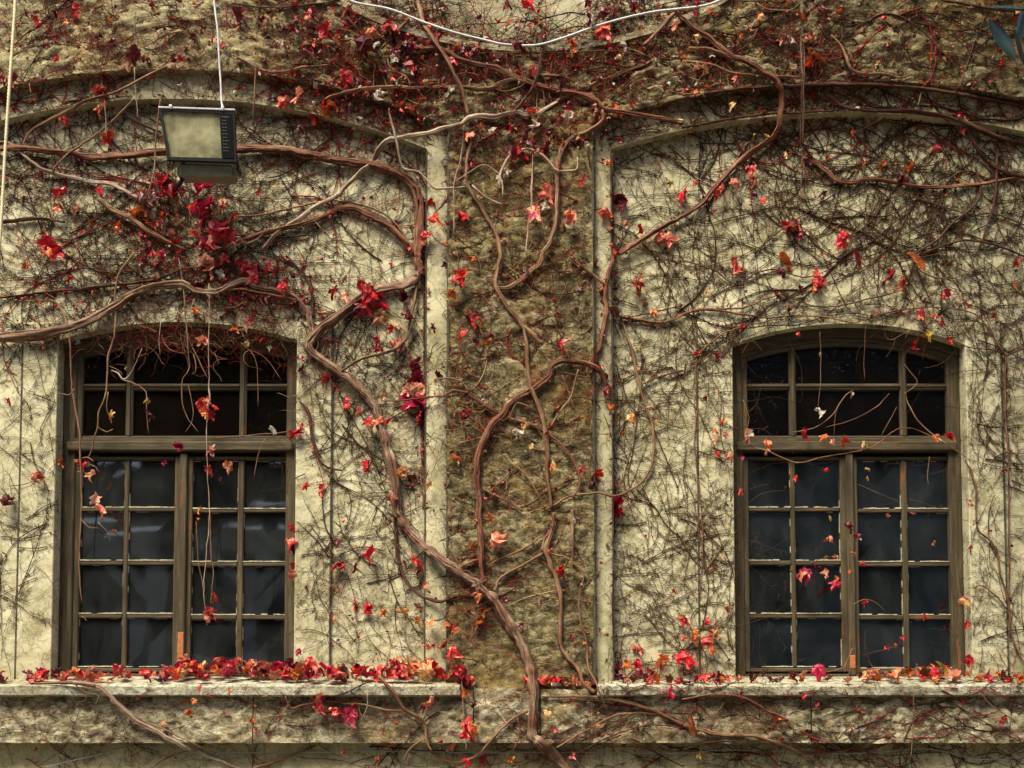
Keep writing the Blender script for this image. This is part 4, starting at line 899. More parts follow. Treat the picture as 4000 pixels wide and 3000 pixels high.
for m_, l in (('tan', [(1210, 1290, 14), (1090, 1352, 15), (980, 1462, 15), (900, 1560, 17), (780, 1617, 17), (660, 1602, 15), (575, 1550, 14)]), ('tan', [(240, 1060, 22), (300, 1130, 20), (350, 1182, 18), (400, 1272, 18), (500, 1332, 18), (545, 1382, 18), (552, 1475, 16), (585, 1550, 12)]), ('tan', [(0, 1240, 10), (150, 1250, 13), (300, 1285, 12), (450, 1300, 14), (520, 1400, 12)]), ('tan', [(550, 1465, 11), (470, 1510, 11), (420, 1570, 10), (408, 1610, 8)]), ('red', [(1140, 1330, 8), (1160, 1430, 8), (1110, 1550, 6)]), ('pale', [(170, 1180, 7), (165, 1280, 7), (110, 1370, 6)]), ('pale', [(780, 1000, 8), (785, 1150, 8), (800, 1400, 8), (810, 1540, 6)]), ('dark', [(-280, 1250, 10), (-150, 1230, 12), (0, 1240, 12)])): stem('curve', m_, (1, 2, l), lift=0.012)
stem('curve', 'tan', (0, 2, [(1640, 1660, 18), (1850, 1592, 20), (2000, 1532, 18), (2050, 1510, 10)])); stem('curve', 'tan', (0, 2, [(1850, 1190, 8), (1880, 1270, 10), (1960, 1250, 10), (2080, 1225, 10), (2212, 1235, 9)]), lift=0.01)
stem('jambleft', 'tan', (1, 1, [(1800, 370, 12), (1840, 480, 15), (1880, 600, 15), (1920, 780, 15), (1960, 950, 15), (2010, 1070, 17), (2025, 1200, 17), (2010, 1350, 15), (1960, 1450, 15), (1860, 1522, 13), (1760, 1555, 13), (1640, 1532, 12), (1470, 1562, 14), (1400, 1602, 14), (1300, 1655, 12)]), lift=0.01)
for l in ([(2212, 320, 12), (2000, 370, 10), (1850, 400, 8)], [(2212, 740, 14), (2060, 780, 12), (1950, 830, 9)], [(2020, 1100, 9), (2100, 1300, 9), (2180, 1500, 8)], [(1780, 700, 8), (1900, 1000, 8), (2212, 1120, 8)], [(2200, 200, 8), (2050, 60, 9), (2100, -60, 8)]): stem('jambleft', 'dark', (1, 1, l))
for m_, l, li in (('pale', [(-40, 930, 10), (0, 918, 12), (70, 932, 14), (150, 1002, 17), (250, 1082, 21), (380, 1132, 23), (560, 1172, 22), (700, 1192, 22), (800, 1232, 24), (900, 1282, 22), (1000, 1342, 16)], 0.01), ('tan', [(640, 1290, 24), (720, 1352, 28), (850, 1422, 24), (950, 1492, 24), (1050, 1545, 22), (1200, 1620, 16)], 0.015), ('tan', [(140, 950, 10), (200, 850, 15), (300, 790, 17), (450, 710, 19), (560, 652, 17), (760, 592, 15), (950, 490, 15), (1080, 430, 12)], 0.02), ('tan', [(340, 1110, 10), (420, 1010, 11), (540, 930, 13), (640, 860, 13), (740, 770, 13), (870, 640, 9)], 0.03),
                 ('pale', [(655, 480, 8), (680, 700, 8), (690, 900, 6)], 0.03), ('tan', [(1660, 360, 8), (1650, 600, 10), (1640, 810, 9), (1690, 832, 8), (1730, 800, 6)], 0.03), ('tan', [(1040, 640, 10), (1010, 900, 11), (1000, 1100, 12), (960, 1250, 10), (900, 1420, 8)], 0.05), ('dark', [(0, 1440, 22), (200, 1420, 20), (420, 1440, 14)], 0), ('dark', [(780, 740, 10), (900, 800, 13), (1040, 860, 12)], 0), ('dark', [(1400, 1500, 12), (1700, 1540, 12), (2000, 1520, 10)], 0), ('pale', [(1500, 1560, 9), (1600, 1580, 10), (1680, 1540, 11), (1720, 1480, 9)], 0.02), ('pale', [(190, 540, 6), (200, 610, 6)], 0.02), ('pale', [(870, 450, 7), (880, 600, 7), (893, 780, 6)], 0.02), ('tan', [(2000, 1390, 8), (2100, 1500, 9), (2212, 1620, 8)], 0.03), ('tan', [(930, 300, 10), (1000, 270, 12), (1080, 220, 12), (1200, 200, 8)], 0.01), ('tan', [(1500, 350, 11), (1600, 400, 14), (1720, 460, 14), (1850, 460, 15), (1960, 435, 15), (2150, 420, 12)], 0.015), ('dark', [(1500, 20, 10), (1750, 50, 10), (2000, 30, 10), (2200, 0, 10)], 0)): stem('upleft', m_, (0, 0, l), lift=li)
for l in ([(1045, 1275, 9), (1048, 1200, 10), (1030, 1140, 13), (1070, 1040, 15), (1130, 982, 15), (1210, 965, 15), (1300, 1002, 15), (1360, 1062, 13), (1400, 1102, 13), (1480, 1106, 11), (1530, 1090, 9), (1528, 1020, 8)], [(310, 700, 9), (320, 760, 13), (350, 880, 15), (380, 1032, 15), (410, 1096, 15), (500, 1112, 15), (560, 1172, 15), (620, 1222, 15), (720, 1216, 13), (805, 1205, 10)], [(735, 1500, 8), (730, 1200, 9), (770, 1040, 9), (800, 800, 9)], [(1040, 1155, 8), (1000, 1108, 8), (910, 1068, 8), (800, 1135, 7), (720, 1190, 6)], [(1240, 1000, 8), (1235, 1150, 11), (1230, 1300, 12), (1210, 1500, 11), (1195, 1650, 10)], [(850, 1200, 12), (930, 1272, 13), (1040, 1322, 11)], [(1270, 600, 6), (1268, 700, 6), (1265, 760, 5)]): stem('hoop', 'pale', (1, 0, l), lift=0.045, part='tendril')
for k in range(4):
    x0 = 766+k*6; l = [(x0+R.uniform(-6, 6), y, R.uniform(2.5, 4)) for y in range(-60, int(R.uniform(1000, 1700)), 110)]
    stem('strand', 'pale' if k % 2 else 'tan', (2, 0, l), lift=0.03, part='thread')

for nm, V in VINES.items():
    paths = [(m, *stem_path(p, lift=li, fat=(1.4 if part == 'trunk' else 1.15 if part == 'bough' else 0.72 if nm in ('jamb', 'pane', 'low') else 1.22 if nm == 'main' and max(q[2] for q in p) > 26 else 1.0)), part) for m, p, li, part in V['stems']]
    base = min((p for _, ps, _, _ in paths for p in ps), key=lambda q: q.z)
    V['root'] = tag(empty('creeper', base), V['label'], 'creeper', 'creepers on the facade')
    V['pts'] = [p for _, ps, _, _ in paths for p in ps[::3]]
    for m, ps, rd, part in paths:
        mx = max(rd); mb = MB()
        mb.tube(ps, rd, 16 if mx > 0.014 else 12 if mx > 0.010 else (8 if mx > 0.006 else 5), 0.24 if mx > 0.009 else 0.0, R.uniform(0, 9))
        if mx > 0.0085:                              # fibrous strands riding on the old wood
            for q in range(6 if mx > 0.016 else 3):
                a0 = R.uniform(0, 6.28); tw = R.uniform(-0.10, 0.10); lo = R.randrange(max(1, len(ps)//3)); hi = R.randrange(2*len(ps)//3, len(ps))
                sp = []
                for i in range(lo, hi):
                    t = (ps[min(i+1, len(ps)-1)]-ps[max(i-1, 0)]).normalized(); b1 = t.cross(Vector((0, 1, 0))).normalized(); b2 = Vector((0, -1, 0))
                    an = a0*0.3 + sin(i*tw+a0)*1.3; sp.append(ps[i] + (b1*sin(an) + b2*cos(an))*rd[i]*(0.95+0.25*noise.noise(Vector((i*0.3, a0, q)))))
                mb.tube(sp, [rd[i]*0.30*(1+0.5*noise.noise(Vector((i*0.4, a0, 8)))) for i in range(lo, hi)], 5)
        mb.build(part, M[m], V['root'], smooth=True)

# ------------------------------------------------------------------ leaves
def leaf_mesh(kind, seed):
    r = random.Random(seed*31+5); NS, NR = 26, 4
    lob = [(0, 1.0, 0.48), (radians(r.uniform(54, 66)), r.uniform(.72, .92), 0.42), (-radians(r.uniform(54, 66)), r.uniform(.72, .92), 0.42), (radians(118), r.uniform(.55, .72), 0.5), (-radians(118), r.uniform(.55, .72), 0.5)]
    def rad(th):
        if kind == 'oval': return 1/sqrt((cos(th)/1.0)**2+(sin(th)/0.40)**2)
        v = 0.48
        for c, h, wd in lob:
            d = (th-c+pi) % (2*pi) - pi; v = max(v, h*math.exp(-(d/wd)**2*0.9))
        return v*(1 + 0.05*sin(th*13+seed))
    vs_, fs = [(0.0, 0.0, 0.0)], []
    for j in range(1, NR+1):
        for i in range(NS):
            th = 2*pi*i/NS - pi; q = rad(th)*j/NR
            vs_.append((q*sin(th), 0.0, -q*cos(th)))
    for i in range(NS): fs.append((0, 1+i, 1+(i+1) % NS))
    for j in range(NR-1):
        for i in range(NS): fs.append((1+j*NS+i, 1+(j+1)*NS+i, 1+(j+1)*NS+(i+1) % NS, 1+j*NS+(i+1) % NS))
    if kind == 'hang': fold, curl, crum, roll = r.uniform(.7, 1.35), r.uniform(-1.8, 1.8), r.uniform(.20, .36), r.uniform(-1.2, 1.2)
    elif kind == 'open': fold, curl, crum, roll = r.uniform(.2, .75), r.uniform(-1.1, 1.1), r.uniform(.14, .26), r.uniform(-.6, .6)
    elif kind == 'oval': fold, curl, crum, roll = r.uniform(.2, .5), r.uniform(-.5, .5), .05, r.uniform(-.2, .2)
    else: fold, curl, crum, roll = r.uniform(.3, 1.0), r.uniform(-2.2, 2.2), r.uniform(.15, .28), r.uniform(-1, 1)
    out = []
    for x, y, z in vs_:
        n = Vector((x*2.3+seed*3.1, z*2.3, seed*1.7)); dv = noise.noise_vector(n)*crum + noise.noise_vector(n*2.7)*crum*0.4
        veins = 0.03*abs(sin(5*math.atan2(x, -z+0.3)))
        a = x; x2 = a*cos(fold); y2 = abs(a)*sin(fold) + veins
        if curl:                                     # roll the blade along its length
            s = z+0.6; rr = 1/curl; z2 = -0.6 + (rr-y2)*sin(s/rr); y2 = rr-(rr-y2)*cos(s/rr)
        else: z2 = z
        ang = roll*z2; x3 = x2*cos(ang)-y2*sin(ang); y3 = x2*sin(ang)+y2*cos(ang)
        out.append(Vector((x3, y3, z2)) + Vector(dv))
    top = out[1+(NR-1)*NS]                            # the notch where the stalk joins
    out = [p-top for p in out]
    sz = max(max(p[k] for p in out)-min(p[k] for p in out) for k in range(3))
    return [p/sz for p in out], fs
_shapes = {}; _leafmesh = {}
def leaf_data(kind, s, code):
    key = (kind, s, code)
    if key not in _leafmesh:
        if (kind, s) not in _shapes: _shapes[(kind, s)] = leaf_mesh(kind, s + {'hang': 0, 'open': 100, 'oval': 200, 'curl': 300}[kind])
        vs_, fs = _shapes[(kind, s)]
        me = bpy.data.meshes.new('leaf'); me.from_pydata([tuple(v) for v in vs_], [], fs)
        me.materials.append(mat_leaf(code)); me.update()
        _leafmesh[key] = me
    return _leafmesh[key]
LEAVES = {
 (0, 0): "190,145,70,r 355,405,60,r 460,70,110,r 340,90,60,d 430,150,50,o 200,20,80,b 60,530,80,r 30,550,60,d 1015,297,40,d 870,350,110,d 825,405,90,tp 955,380,60,d 625,600,85,rp 410,775,90,r 690,760,90,tr 690,895,90,ro 1480,110,110,d 1995,100,90,rp 2105,215,110,rp 2150,290,60,p 2190,490,80,rp 1835,665,100,pr 1960,650,110,p 2130,690,90,o 2050,770,90,ro 1540,190,40,o 1500,675,45,ro 380,1290,100,r 375,1360,80,or 655,1280,75,r 490,1360,80,pd 870,1390,110,o 780,1490,75,or 275,1155,45,r 310,1600,160,rp 330,1650,90,o 1690,1265,55,r 1260,1390,85,rp 1100,1200,160,rd 1150,1240,110,d 1040,1180,90,rd 1000,1280,100,d 1300,1300,140,m 1370,1400,150,m 1440,1470,120,rm 1390,1500,140,m 1290,1540,100,r 1470,1550,120,r 1350,1600,110,m 1420,1350,90,p 1390,1440,120,md 1575,1605,60,p 955,1240,60,p 1060,1410,55,or 920,1300,110,d 390,1190,60,d 1420,1560,100,rp 1340,1480,110,m 1480,1430,80,rp 1250,1330,70,d 1050,1300,80,rd 650,240,45,d 1950,840,60,d 490,1030,60,d 530,1060,50,d 1700,150,60,d 1890,200,70,d 1850,280,60,wd 1960,370,60,d 1250,240,60,d 1310,220,50,d 740,290,60,d 1440,300,50,r 100,520,60,d",
 (0, 1): "350,20,100,r 180,80,60,o 440,160,60,ro 1040,60,110,m 1310,40,90,pw 1350,120,120,pd 1440,30,70,r 1450,130,80,wd 1570,70,90,r 1660,130,130,rm 1720,110,90,r 1620,140,100,r 1265,195,65,d 1975,330,80,r 1470,370,90,d 1540,480,70,o 1610,470,55,p 1640,430,55,r 1300,550,70,p 1265,370,65,o 2090,385,80,p 2170,280,90,d 1760,630,50,w 475,565,50,w 1710,550,45,r 1350,960,110,ro 1360,1030,70,r 710,1060,70,yb 950,940,55,yb 950,1050,70,d 1730,1150,65,w 1900,1170,90,r 1140,1235,55,m 1385,1270,90,dp 1355,1390,75,rp 1515,1380,95,po 1090,1365,45,m 425,1350,60,o 510,1340,45,r 565,1380,60,rb 625,1460,80,pt 605,1590,80,pw 260,1435,65,rp 55,945,55,r 70,1580,80,d 2085,950,40,w 1950,1105,45,r 1970,1490,55,r 2110,1540,80,r 2125,800,70,rp 230,310,50,o 510,340,60,bt 1700,290,80,d 1560,300,80,d 1850,220,70,r 1590,250,70,d 1930,740,70,d 1280,60,80,p 1350,950,60,p 1340,1040,50,o 1380,990,50,r 830,735,25,t 1590,570,40,t",
 (1, 0): "310,170,120,rd 300,200,60,p 240,300,55,w 105,270,85,ob 150,340,120,d 330,390,65,w 410,330,110,d 470,440,95,d 570,200,85,ro 735,395,80,r 1065,185,85,pw 1210,110,110,r 1225,200,80,rw 850,340,75,d 1190,340,120,d 1235,460,70,rp 1145,435,45,p 1360,400,65,ro 1500,360,55,to 1710,240,130,ro 1700,220,80,r 1840,300,60,w 1800,380,45,t 2190,180,70,p 1400,560,120,d 1225,745,85,ro 1790,715,80,po 1660,700,90,pd 510,775,45,rp 10,510,90,r 670,640,90,w 265,610,65,w 345,545,50,w 1090,835,45,r 1170,870,65,d 1250,840,85,w 825,885,85,p 890,890,90,dp 985,860,70,wt 910,850,60,t 1025,695,45,p 1360,880,65,d 1425,810,80,dp 1465,760,75,w 1300,960,85,d 1220,940,60,d 1180,990,120,rd 1150,1040,100,d 1690,860,90,dw 1540,940,85,td 1590,920,65,t 1705,1065,55,po 1770,1070,55,p 1360,1270,120,rp 1280,1390,130,pm 1325,1340,65,w 1475,1440,85,pr 1480,1500,80,p 1580,1195,65,r 1010,1180,70,w 1070,1110,70,wt 580,1320,75,r 750,1405,85,r 640,1500,120,rp 540,1570,90,p 670,1580,60,o 570,1530,70,r 1690,1390,95,rp 1780,1310,90,d 1840,1340,70,d 1810,1470,70,p 1760,1600,130,ro 2120,1550,130,pr 1900,1500,65,r 2190,790,60,t 2185,890,60,t 2110,1210,60,t 60,70,80,p 90,140,70,d 460,290,80,d 620,260,60,d 780,330,70,d 1100,40,90,d 1280,150,60,p 1330,10,60,w 1580,150,80,d 1480,290,70,ro 1740,80,90,d 1900,60,80,d 2060,60,60,p 1580,20,60,d 2100,230,70,d 2170,500,60,d 220,220,70,p 350,330,90,d 560,540,40,t 1120,800,40,t",
 (2, 0): "110,60,130,m 220,10,70,r 85,260,60,t 220,105,70,o 485,130,75,op 110,480,80,pt 95,420,45,p 340,515,50,r 640,275,70,dp 690,265,70,dw 900,120,80,db 860,230,50,r 1030,105,55,o 865,400,120,ob 880,470,110,ro 860,440,90,d 1105,400,60,bo 1265,425,50,t 320,695,60,t 40,850,50,t 540,570,35,t 370,775,45,r 1180,680,45,d 1090,880,60,do 1655,970,65,rd 925,1020,45,o 670,1010,60,t 820,1040,60,d 440,1120,85,ro 75,1190,55,o 230,1260,95,rp 250,1210,65,d 330,1190,65,p 450,1190,85,do 515,1300,55,r 1320,1100,65,ob 1420,1180,80,d 920,1270,65,d 680,1480,140,mp 1020,1555,120,r 540,800,45,d 550,890,40,y 1820,855,40,r 140,620,50,t 30,1270,100,r 210,1380,40,m 460,1270,40,d 880,70,60,d 750,150,80,bo 800,250,60,b 1650,70,50,d 1510,1110,70,o 1500,270,40,d 460,880,25,y",
 (2, 1): "320,80,140,pr 630,110,65,d 820,190,130,rp 875,170,80,r 770,220,70,d 850,215,70,po 1325,150,100,r 1445,200,100,pr 130,270,60,o 25,180,50,d 610,270,65,d 1575,370,90,r 1725,320,100,r 1685,430,100,rp 1540,405,60,o 1610,415,45,or 1580,500,65,o 1585,565,80,y 1540,590,55,r 1745,555,55,ro 1830,335,50,rd 2035,395,50,o 690,370,60,d 875,1030,75,w 1085,915,40,t 830,1160,80,r 1060,1200,85,ro 1000,1215,50,p 1160,1225,65,t 415,1170,90,pw 510,1260,90,po 1705,1190,80,ro 1630,1190,70,o 265,1085,50,o 225,1140,55,o 275,1170,50,p 220,1200,50,p 225,1285,50,r 315,1310,60,p 750,1445,55,r 940,1390,28,r 1190,1400,32,t 1195,1440,32,t 390,1535,55,r 250,660,55,r 755,515,32,r 380,555,25,w 895,640,30,t 95,650,50,r 1285,20,40,o 390,1320,40,m 920,1180,60,o 380,460,40,r 2170,60,50,r 150,930,40,d 2090,1400,40,d 1870,1600,50,r",
 (1, 1): "210,230,100,rd 240,320,140,rd 130,340,90,d 30,270,90,pt 250,420,110,tp 340,450,80,t 120,430,90,d 330,490,65,r 280,590,110,m 345,590,110,pm 390,250,65,d 430,390,90,d 700,265,85,o 770,150,100,ro 680,70,50,d 820,420,110,r 800,540,85,rp 900,440,50,ob 1420,610,120,mr 480,740,100,d 490,800,120,m 470,890,130,pw 420,960,140,m 490,1000,130,m 510,1060,90,d 520,890,80,pt 440,880,80,p 35,960,90,r 190,1085,95,r 240,1140,100,pr 85,1030,60,ro 310,1090,55,r 160,1360,75,r 300,1470,85,tp 445,1450,85,db 410,1400,65,bo 300,1570,85,pw 1930,350,90,p 1890,190,110,rp 1940,210,100,pd 2030,380,60,o 1270,810,90,pt 1680,800,100,d 1730,870,80,d 1725,1000,70,ot 1890,1070,70,to 1355,1130,60,r 1195,1160,80,t 1105,1200,90,wd 1230,1240,50,t 1400,1350,80,to 1640,1440,100,ro 1560,1390,65,d 1790,1600,120,r 730,1350,75,o 570,1500,65,t 675,1490,65,t 1690,195,90,po 830,1040,80,rd 950,590,65,ob 1640,1490,70,d 780,180,70,d 860,580,60,d 1960,590,60,t 1650,60,60,r 850,30,60,ob 130,190,70,r 480,1080,70,m 500,700,70,d 590,790,70,d 640,850,60,t 1690,890,60,rp 1580,220,60,d 1820,1165,40,r 940,1290,40,t 600,480,60,d 20,150,50,b 1790,1660,80,r",
 (0, 2): "610,25,90,pr 730,130,35,o 1360,570,60,ro 1360,660,95,rp 1325,715,60,p 1890,110,65,r 1870,230,110,rp 1890,390,110,rp 1890,410,80,p 1930,905,45,m 1285,10,55,o 1275,50,32,o 550,700,30,p 1300,1140,45,r 2110,1270,120,r 2140,1300,80,rp 2200,370,90,r 2190,210,70,d 1870,260,70,d 2090,1215,60,d 1480,1180,50,p 1250,1230,40,o 1365,1210,35,o 1630,1360,40,o 1660,1410,40,o 1220,1290,40,o 870,1390,50,b",
 (1, 2): "240,300,100,r 500,355,110,rp 480,380,80,m 410,350,45,d 65,380,70,d 0,350,50,r 145,640,90,r 75,640,65,ro 260,655,55,o 400,700,85,to 490,635,75,td 510,720,75,o 590,735,70,to 640,750,70,ob 705,795,75,rp 650,860,70,pt 710,950,110,r 920,530,110,pw 880,570,70,po 1040,170,95,pr 955,50,65,o 850,220,45,o 890,740,90,ob 910,660,65,o 1455,400,90,r 1055,580,45,m 1190,750,60,d 2155,515,35,r 1910,930,90,r 1865,1000,70,o 1935,990,70,r 2065,980,100,po 2200,700,55,o 2090,1200,90,m 1170,1110,55,r 75,1340,130,m 70,1300,80,r 550,1280,90,dp 555,1230,70,pd 290,1500,90,ro 660,1530,120,m 690,1520,70,p 410,1615,60,w 840,1440,140,rp 860,1400,80,o 945,1620,80,r 805,1175,60,o 1500,1585,60,r 810,1635,90,r 1120,1615,60,o 40,1570,45,r 530,60,45,w 1335,1310,65,t 790,1050,120,rd 800,1090,80,d 760,1060,70,d 560,1540,50,b 235,1610,40,o 1300,590,40,b 550,870,40,p 1790,1020,60,d 1780,1060,70,d 550,490,50,pd 1510,70,40,w 850,1250,50,d",
 (2, 2): "775,395,95,m 750,455,85,pr 830,440,95,m 870,390,70,d 930,410,65,p 990,480,85,mr 1000,440,50,o 960,180,45,p 1060,130,75,d 955,40,35,y 1140,160,55,d 1170,340,35,r 1205,610,45,r 1330,885,32,r 1370,870,28,o 1300,890,24,o 1430,825,40,r 1645,210,35,o 1095,290,35,o 690,375,35,t 985,300,45,o 930,295,30,y 1815,585,65,r 1815,650,95,t 1835,740,65,ro 1855,965,75,rd 295,635,55,o 20,715,70,r 130,720,65,rd 90,810,95,ob 200,810,110,po 190,870,110,ro 220,770,70,t 40,960,120,r 140,1605,70,t 0,815,45,r 1560,690,40,r 1490,30,30,r 1090,390,30,o 1330,30,30,o 1875,260,45,r 930,190,30,d 860,1260,40,d 2100,1380,60,r 400,1190,50,d",
}
OVALS = [(2, 1, 658, 45, 130, 'ob'), (2, 1, 1500, 45, 140, 'ob'), (2, 1, 1130, 5, 110, 'd'), (2, 1, 2170, 185, 80, 'o'), (2, 2, 70, 1380, 130, 'b')]
cnt = {k: 0 for k in VINES}
def nearest(p, px):
    best = None
    for k, V in VINES.items():
        if cnt[k] >= 98: continue
        d = min((q-p).length_squared for q in V['pts'])
        if best is None or d < best[0]: best = (d, k)
    return best[1]
def add_leaf(px, py, size, code, kind=None, off=0.03):
    p = stick(px, py, off+R.uniform(0, 0.035)); s = size*K_T*1.22
    if kind is None: kind = 'open' if R.random() < 0.25 else 'hang'
    k = nearest(p, (px, py)); V = VINES[k]; cnt[k] += 1
    if len(code) == 1 and code in 'rmod' and R.random() < 0.22: code = code + {'r': 'p', 'm': 'p', 'o': 't', 'd': 'r'}[code]
    o = bpy.data.objects.new('leaf', leaf_data(kind, R.randrange(9), code)); C.objects.link(o)
    o.parent = V['root']
    o.rotation_euler = (R.uniform(-.5, .35), R.uniform(-.75, .75), R.uniform(-1.2, 1.2) + (pi if R.random() < .5 else 0))
    o.scale = (s, s, s)
    # hang the blade so that its middle sits where the leaf is seen
    mid = Euler(o.rotation_euler).to_matrix() @ Vector((0, 0, -0.5*s))
    o.location = p - Vector((mid.x, mid.y*0.3, mid.z)) - V['root'].location
for (c, r), txt in LEAVES.items():
    for tok in txt.split():
        x, y, s, code = tok.split(','); add_leaf(*tile(c, r, float(x), float(y)), float(s), code)
for c, r, x, y, s, code in OVALS: add_leaf(*tile(c, r, x, y), s, code, 'oval')

# ------------------------------------------------------------------ fine twigs, scraps of leaf: nobody could count them
def walk(mb, px, py, ang, n, step, jit, rad, mi, off, droop=0.0, roots=0.0, curl=0.0):
    pts = []; x, y = px, py; cu = 0.0
    for i in range(n):
        pts.append(stick(x, y, off*(0.5+0.5*abs(noise.noise(Vector((x*0.01, y*0.01, px))))*2)))
        cu = cu*0.75 + R.gauss(0, jit); ang += cu + curl
        if droop: ang += (pi/2-ang)*droop
        x += step*cos(ang); y += step*sin(ang)
        if roots and R.random() < roots:
            a2 = ang + R.choice((-1, 1))*R.uniform(0.7, 1.9); q = stick(x+R.uniform(10, 26)*cos(a2), y+R.uniform(10, 26)*sin(a2), off*0.3)
            p0 = stick(x, y, off*0.7); md = (p0+q)/2 + Vector((R.uniform(-.004, .004), -R.uniform(0, .006), R.uniform(-.004, .004)))
            mb.tube([p0, md, q], [rad*0.75, rad*0.7, rad*0.45], 3, mi=mi, caps=False)
    # keep jumps between levels of the wall from turning into spikes
    for i in range(1, len(pts)-1):
        if abs(pts[i].y-pts[i-1].y) > 0.03: pts[i].y = (pts[i-1].y+pts[i+1].y)/2
    mb.tube(pts, [rad*(1-0.45*i/len(pts)) for i in range(len(pts))], 3, mi=mi, caps=False)
def spray(mb, px, py, ang, L, rad, mats, depth=0, off=0.012):
    """a long gently bending shoot with side shoots: the way the creeper really branches"""
    st = 18; n = max(3, int(L/st)); x, y = px, py; k = R.gauss(0, 0.035); base = ang; pts = []; side = R.choice((-1, 1)); nxt = R.uniform(30, 110); mi = R.choice(mats)
    wob = R.uniform(0, 99)
    for i in range(n):
        pts.append(stick(x, y, off*(0.4+0.6*abs(noise.noise(Vector((i*0.15, wob, 0))))*1.6)))
        k = k*0.93 + R.gauss(0, 0.030); ang += k + 0.28*noise.noise(Vector((i*0.5, wob, 5)))
        ang += (base-ang)*0.02
        x += st*cos(ang); y += st*sin(ang); nxt -= st
        if inside_window(x, y) or x < -80 or x > 4080 or y < -80 or y > 3080: break
        if depth < 2 and nxt <= 0:
            nxt = R.uniform(45, 150); side = -side
            spray(mb, x, y, ang+side*R.uniform(0.35, 1.15), (L-i*st)*R.uniform(0.25, 0.6) if depth == 0 else R.uniform(40, 150), rad*R.uniform(0.5, 0.75), mats, depth+1, off*0.8)
        if R.random() < 0.28:                       # clinging rootlets
            a2 = ang + R.choice((-1, 1))*R.uniform(0.8, 1.9); l2 = R.uniform(8, 22)
            mb.tube([stick(x, y, off*0.6), stick(x+l2*cos(a2), y+l2*sin(a2), 0.002)], [rad*0.8, rad*0.45], 3, mi=mi, caps=False)
    for i in range(1, len(pts)-1):
        if abs(pts[i].y-pts[i-1].y) > 0.03: pts[i].y = (pts[i-1].y+pts[i+1].y)/2
    if len(pts) > 2: mb.tube(pts, [rad*(1-0.65*i/len(pts)) for i in range(len(pts))], 4, mi=mi, caps=False)
TW = [M['tw_dark'], M['tw_brown'], M['tw_red'], M['tw_tan']]
def inside_window(px, py):
    q = at(px, py, 0); return in_win(q.x, q.z, -0.02) is not None
def twigs(label, specs):
    mb = MB(); mb2 = MB(); mbl = MB()
    for (x0, y0, x1, y1, n, mats, rad, length, horiz, roots) in specs:
        for _ in range(int(n*0.24)):
            px, py = R.uniform(x0, x1), R.uniform(y0, y1)
            if inside_window(px, py): continue
            a = R.gauss(0, 0.38) if R.random() < horiz else R.uniform(0, 2*pi)
            if R.random() < 0.5: a += pi
            spray(mb, px, py, a, R.uniform(0.7, 2.0)*length, rad*R.choice((0.9, 1.1, 1.3, 1.6, 2.4)), mats)
        for _ in range(int(n*0.36)):
            px, py = R.uniform(x0, x1), R.uniform(y0, y1)
            if inside_window(px, py): continue
            clump = noise.noise(Vector((px*0.0035, py*0.0045, x0*0.01)))
            if clump < R.uniform(-0.75, 0.15): continue
            a = R.gauss(0, 0.55) if R.random() < horiz else R.uniform(0, 2*pi)
            if R.random() < 0.5: a += pi
            L = R.uniform(0.4, 1.2)*length; st = 20
            walk(mb, px, py, a, max(4, int(L/st)), st, 0.095, rad*R.uniform(0.7, 1.3), R.choice(mats), 0.010, roots=roots)
    o = mb.build('creeper_twigs', TW); tag(o, label, 'twigs', None, 'stuff')
    return o
S = 1/0.553
def ov(*a): return [k*S for k in a]
twigs('dense dark net of creeper twigs clinging to the upper right bay', [(*ov(1322, 270, 2240, 700), 300, [0, 0, 1, 1], 0.0017, 650, 0.7, 0.25), (*ov(1500, 230, 2240, 560), 90, [0, 0, 1], 0.0027, 900, 0.75, 0.2)])
twigs('thinner dark creeper twigs on the plaster beside and below the right window head', [(*ov(1322, 690, 1590, 1440), 420, [0, 1, 1], 0.0015, 420, 0.45, 0.35), (*ov(2085, 690, 2240, 1470), 250, [0, 0, 1], 0.0016, 420, 0.35, 0.35)])
twigs('tangled maroon and brown creeper twigs over the rough wall across the top', [(*ov(-20, -20, 1000, 230), 420, [2, 2, 2, 1, 0], 0.0018, 380, 0.6, 0.45), (*ov(600, 60, 1700, 300), 420, [2, 2, 2, 1, 0, 3], 0.0019, 420, 0.55, 0.45), (*ov(1500, -20, 2240, 250), 330, [0, 0, 1, 2], 0.0020, 520, 0.6, 0.35), (*ov(780, -20, 1560, 110), 210, [0, 1], 0.0018, 420, 0.3, 0.4)])
twigs('dark brown creeper twigs spread over the left bay above its window', [(*ov(-20, 320, 920, 700), 370, [0, 0, 0, 1], 0.0016, 520, 0.75, 0.35), (*ov(100, 390, 660, 660), 260, [2, 1, 0, 0], 0.0018, 480, 0.8, 0.4), (*ov(-20, 220, 920, 330), 90, [0, 0, 1], 0.0015, 420, 0.7, 0.3), (*ov(-20, 170, 975, 240), 70, [0, 1], 0.0018, 420, 0.8, 0.3)])
twigs('wiry creeper twigs on the plaster strips beside the left window', [(*ov(640, 690, 925, 1430), 330, [0, 0, 1, 1], 0.0015, 330, 0.45, 0.45), (*ov(-20, 700, 125, 1330), 190, [0, 0, 1], 0.0014, 240, 0.4, 0.4), (*ov(910, 330, 990, 1470), 150, [0, 1], 0.0013, 220, 0.2, 0.4), (*ov(1270, 330, 1330, 1470), 120, [0, 1], 0.0013, 200, 0.2, 0.4)])
twigs('brown creeper twigs matted on the rough stone pilaster', [(*ov(960, 280, 1300, 1300), 470, [1, 1, 0, 2, 3], 0.0016, 330, 0.45, 0.35), (*ov(960, 330, 1060, 1260), 90, [1, 2, 0], 0.0016, 240, 0.4, 0.4)])
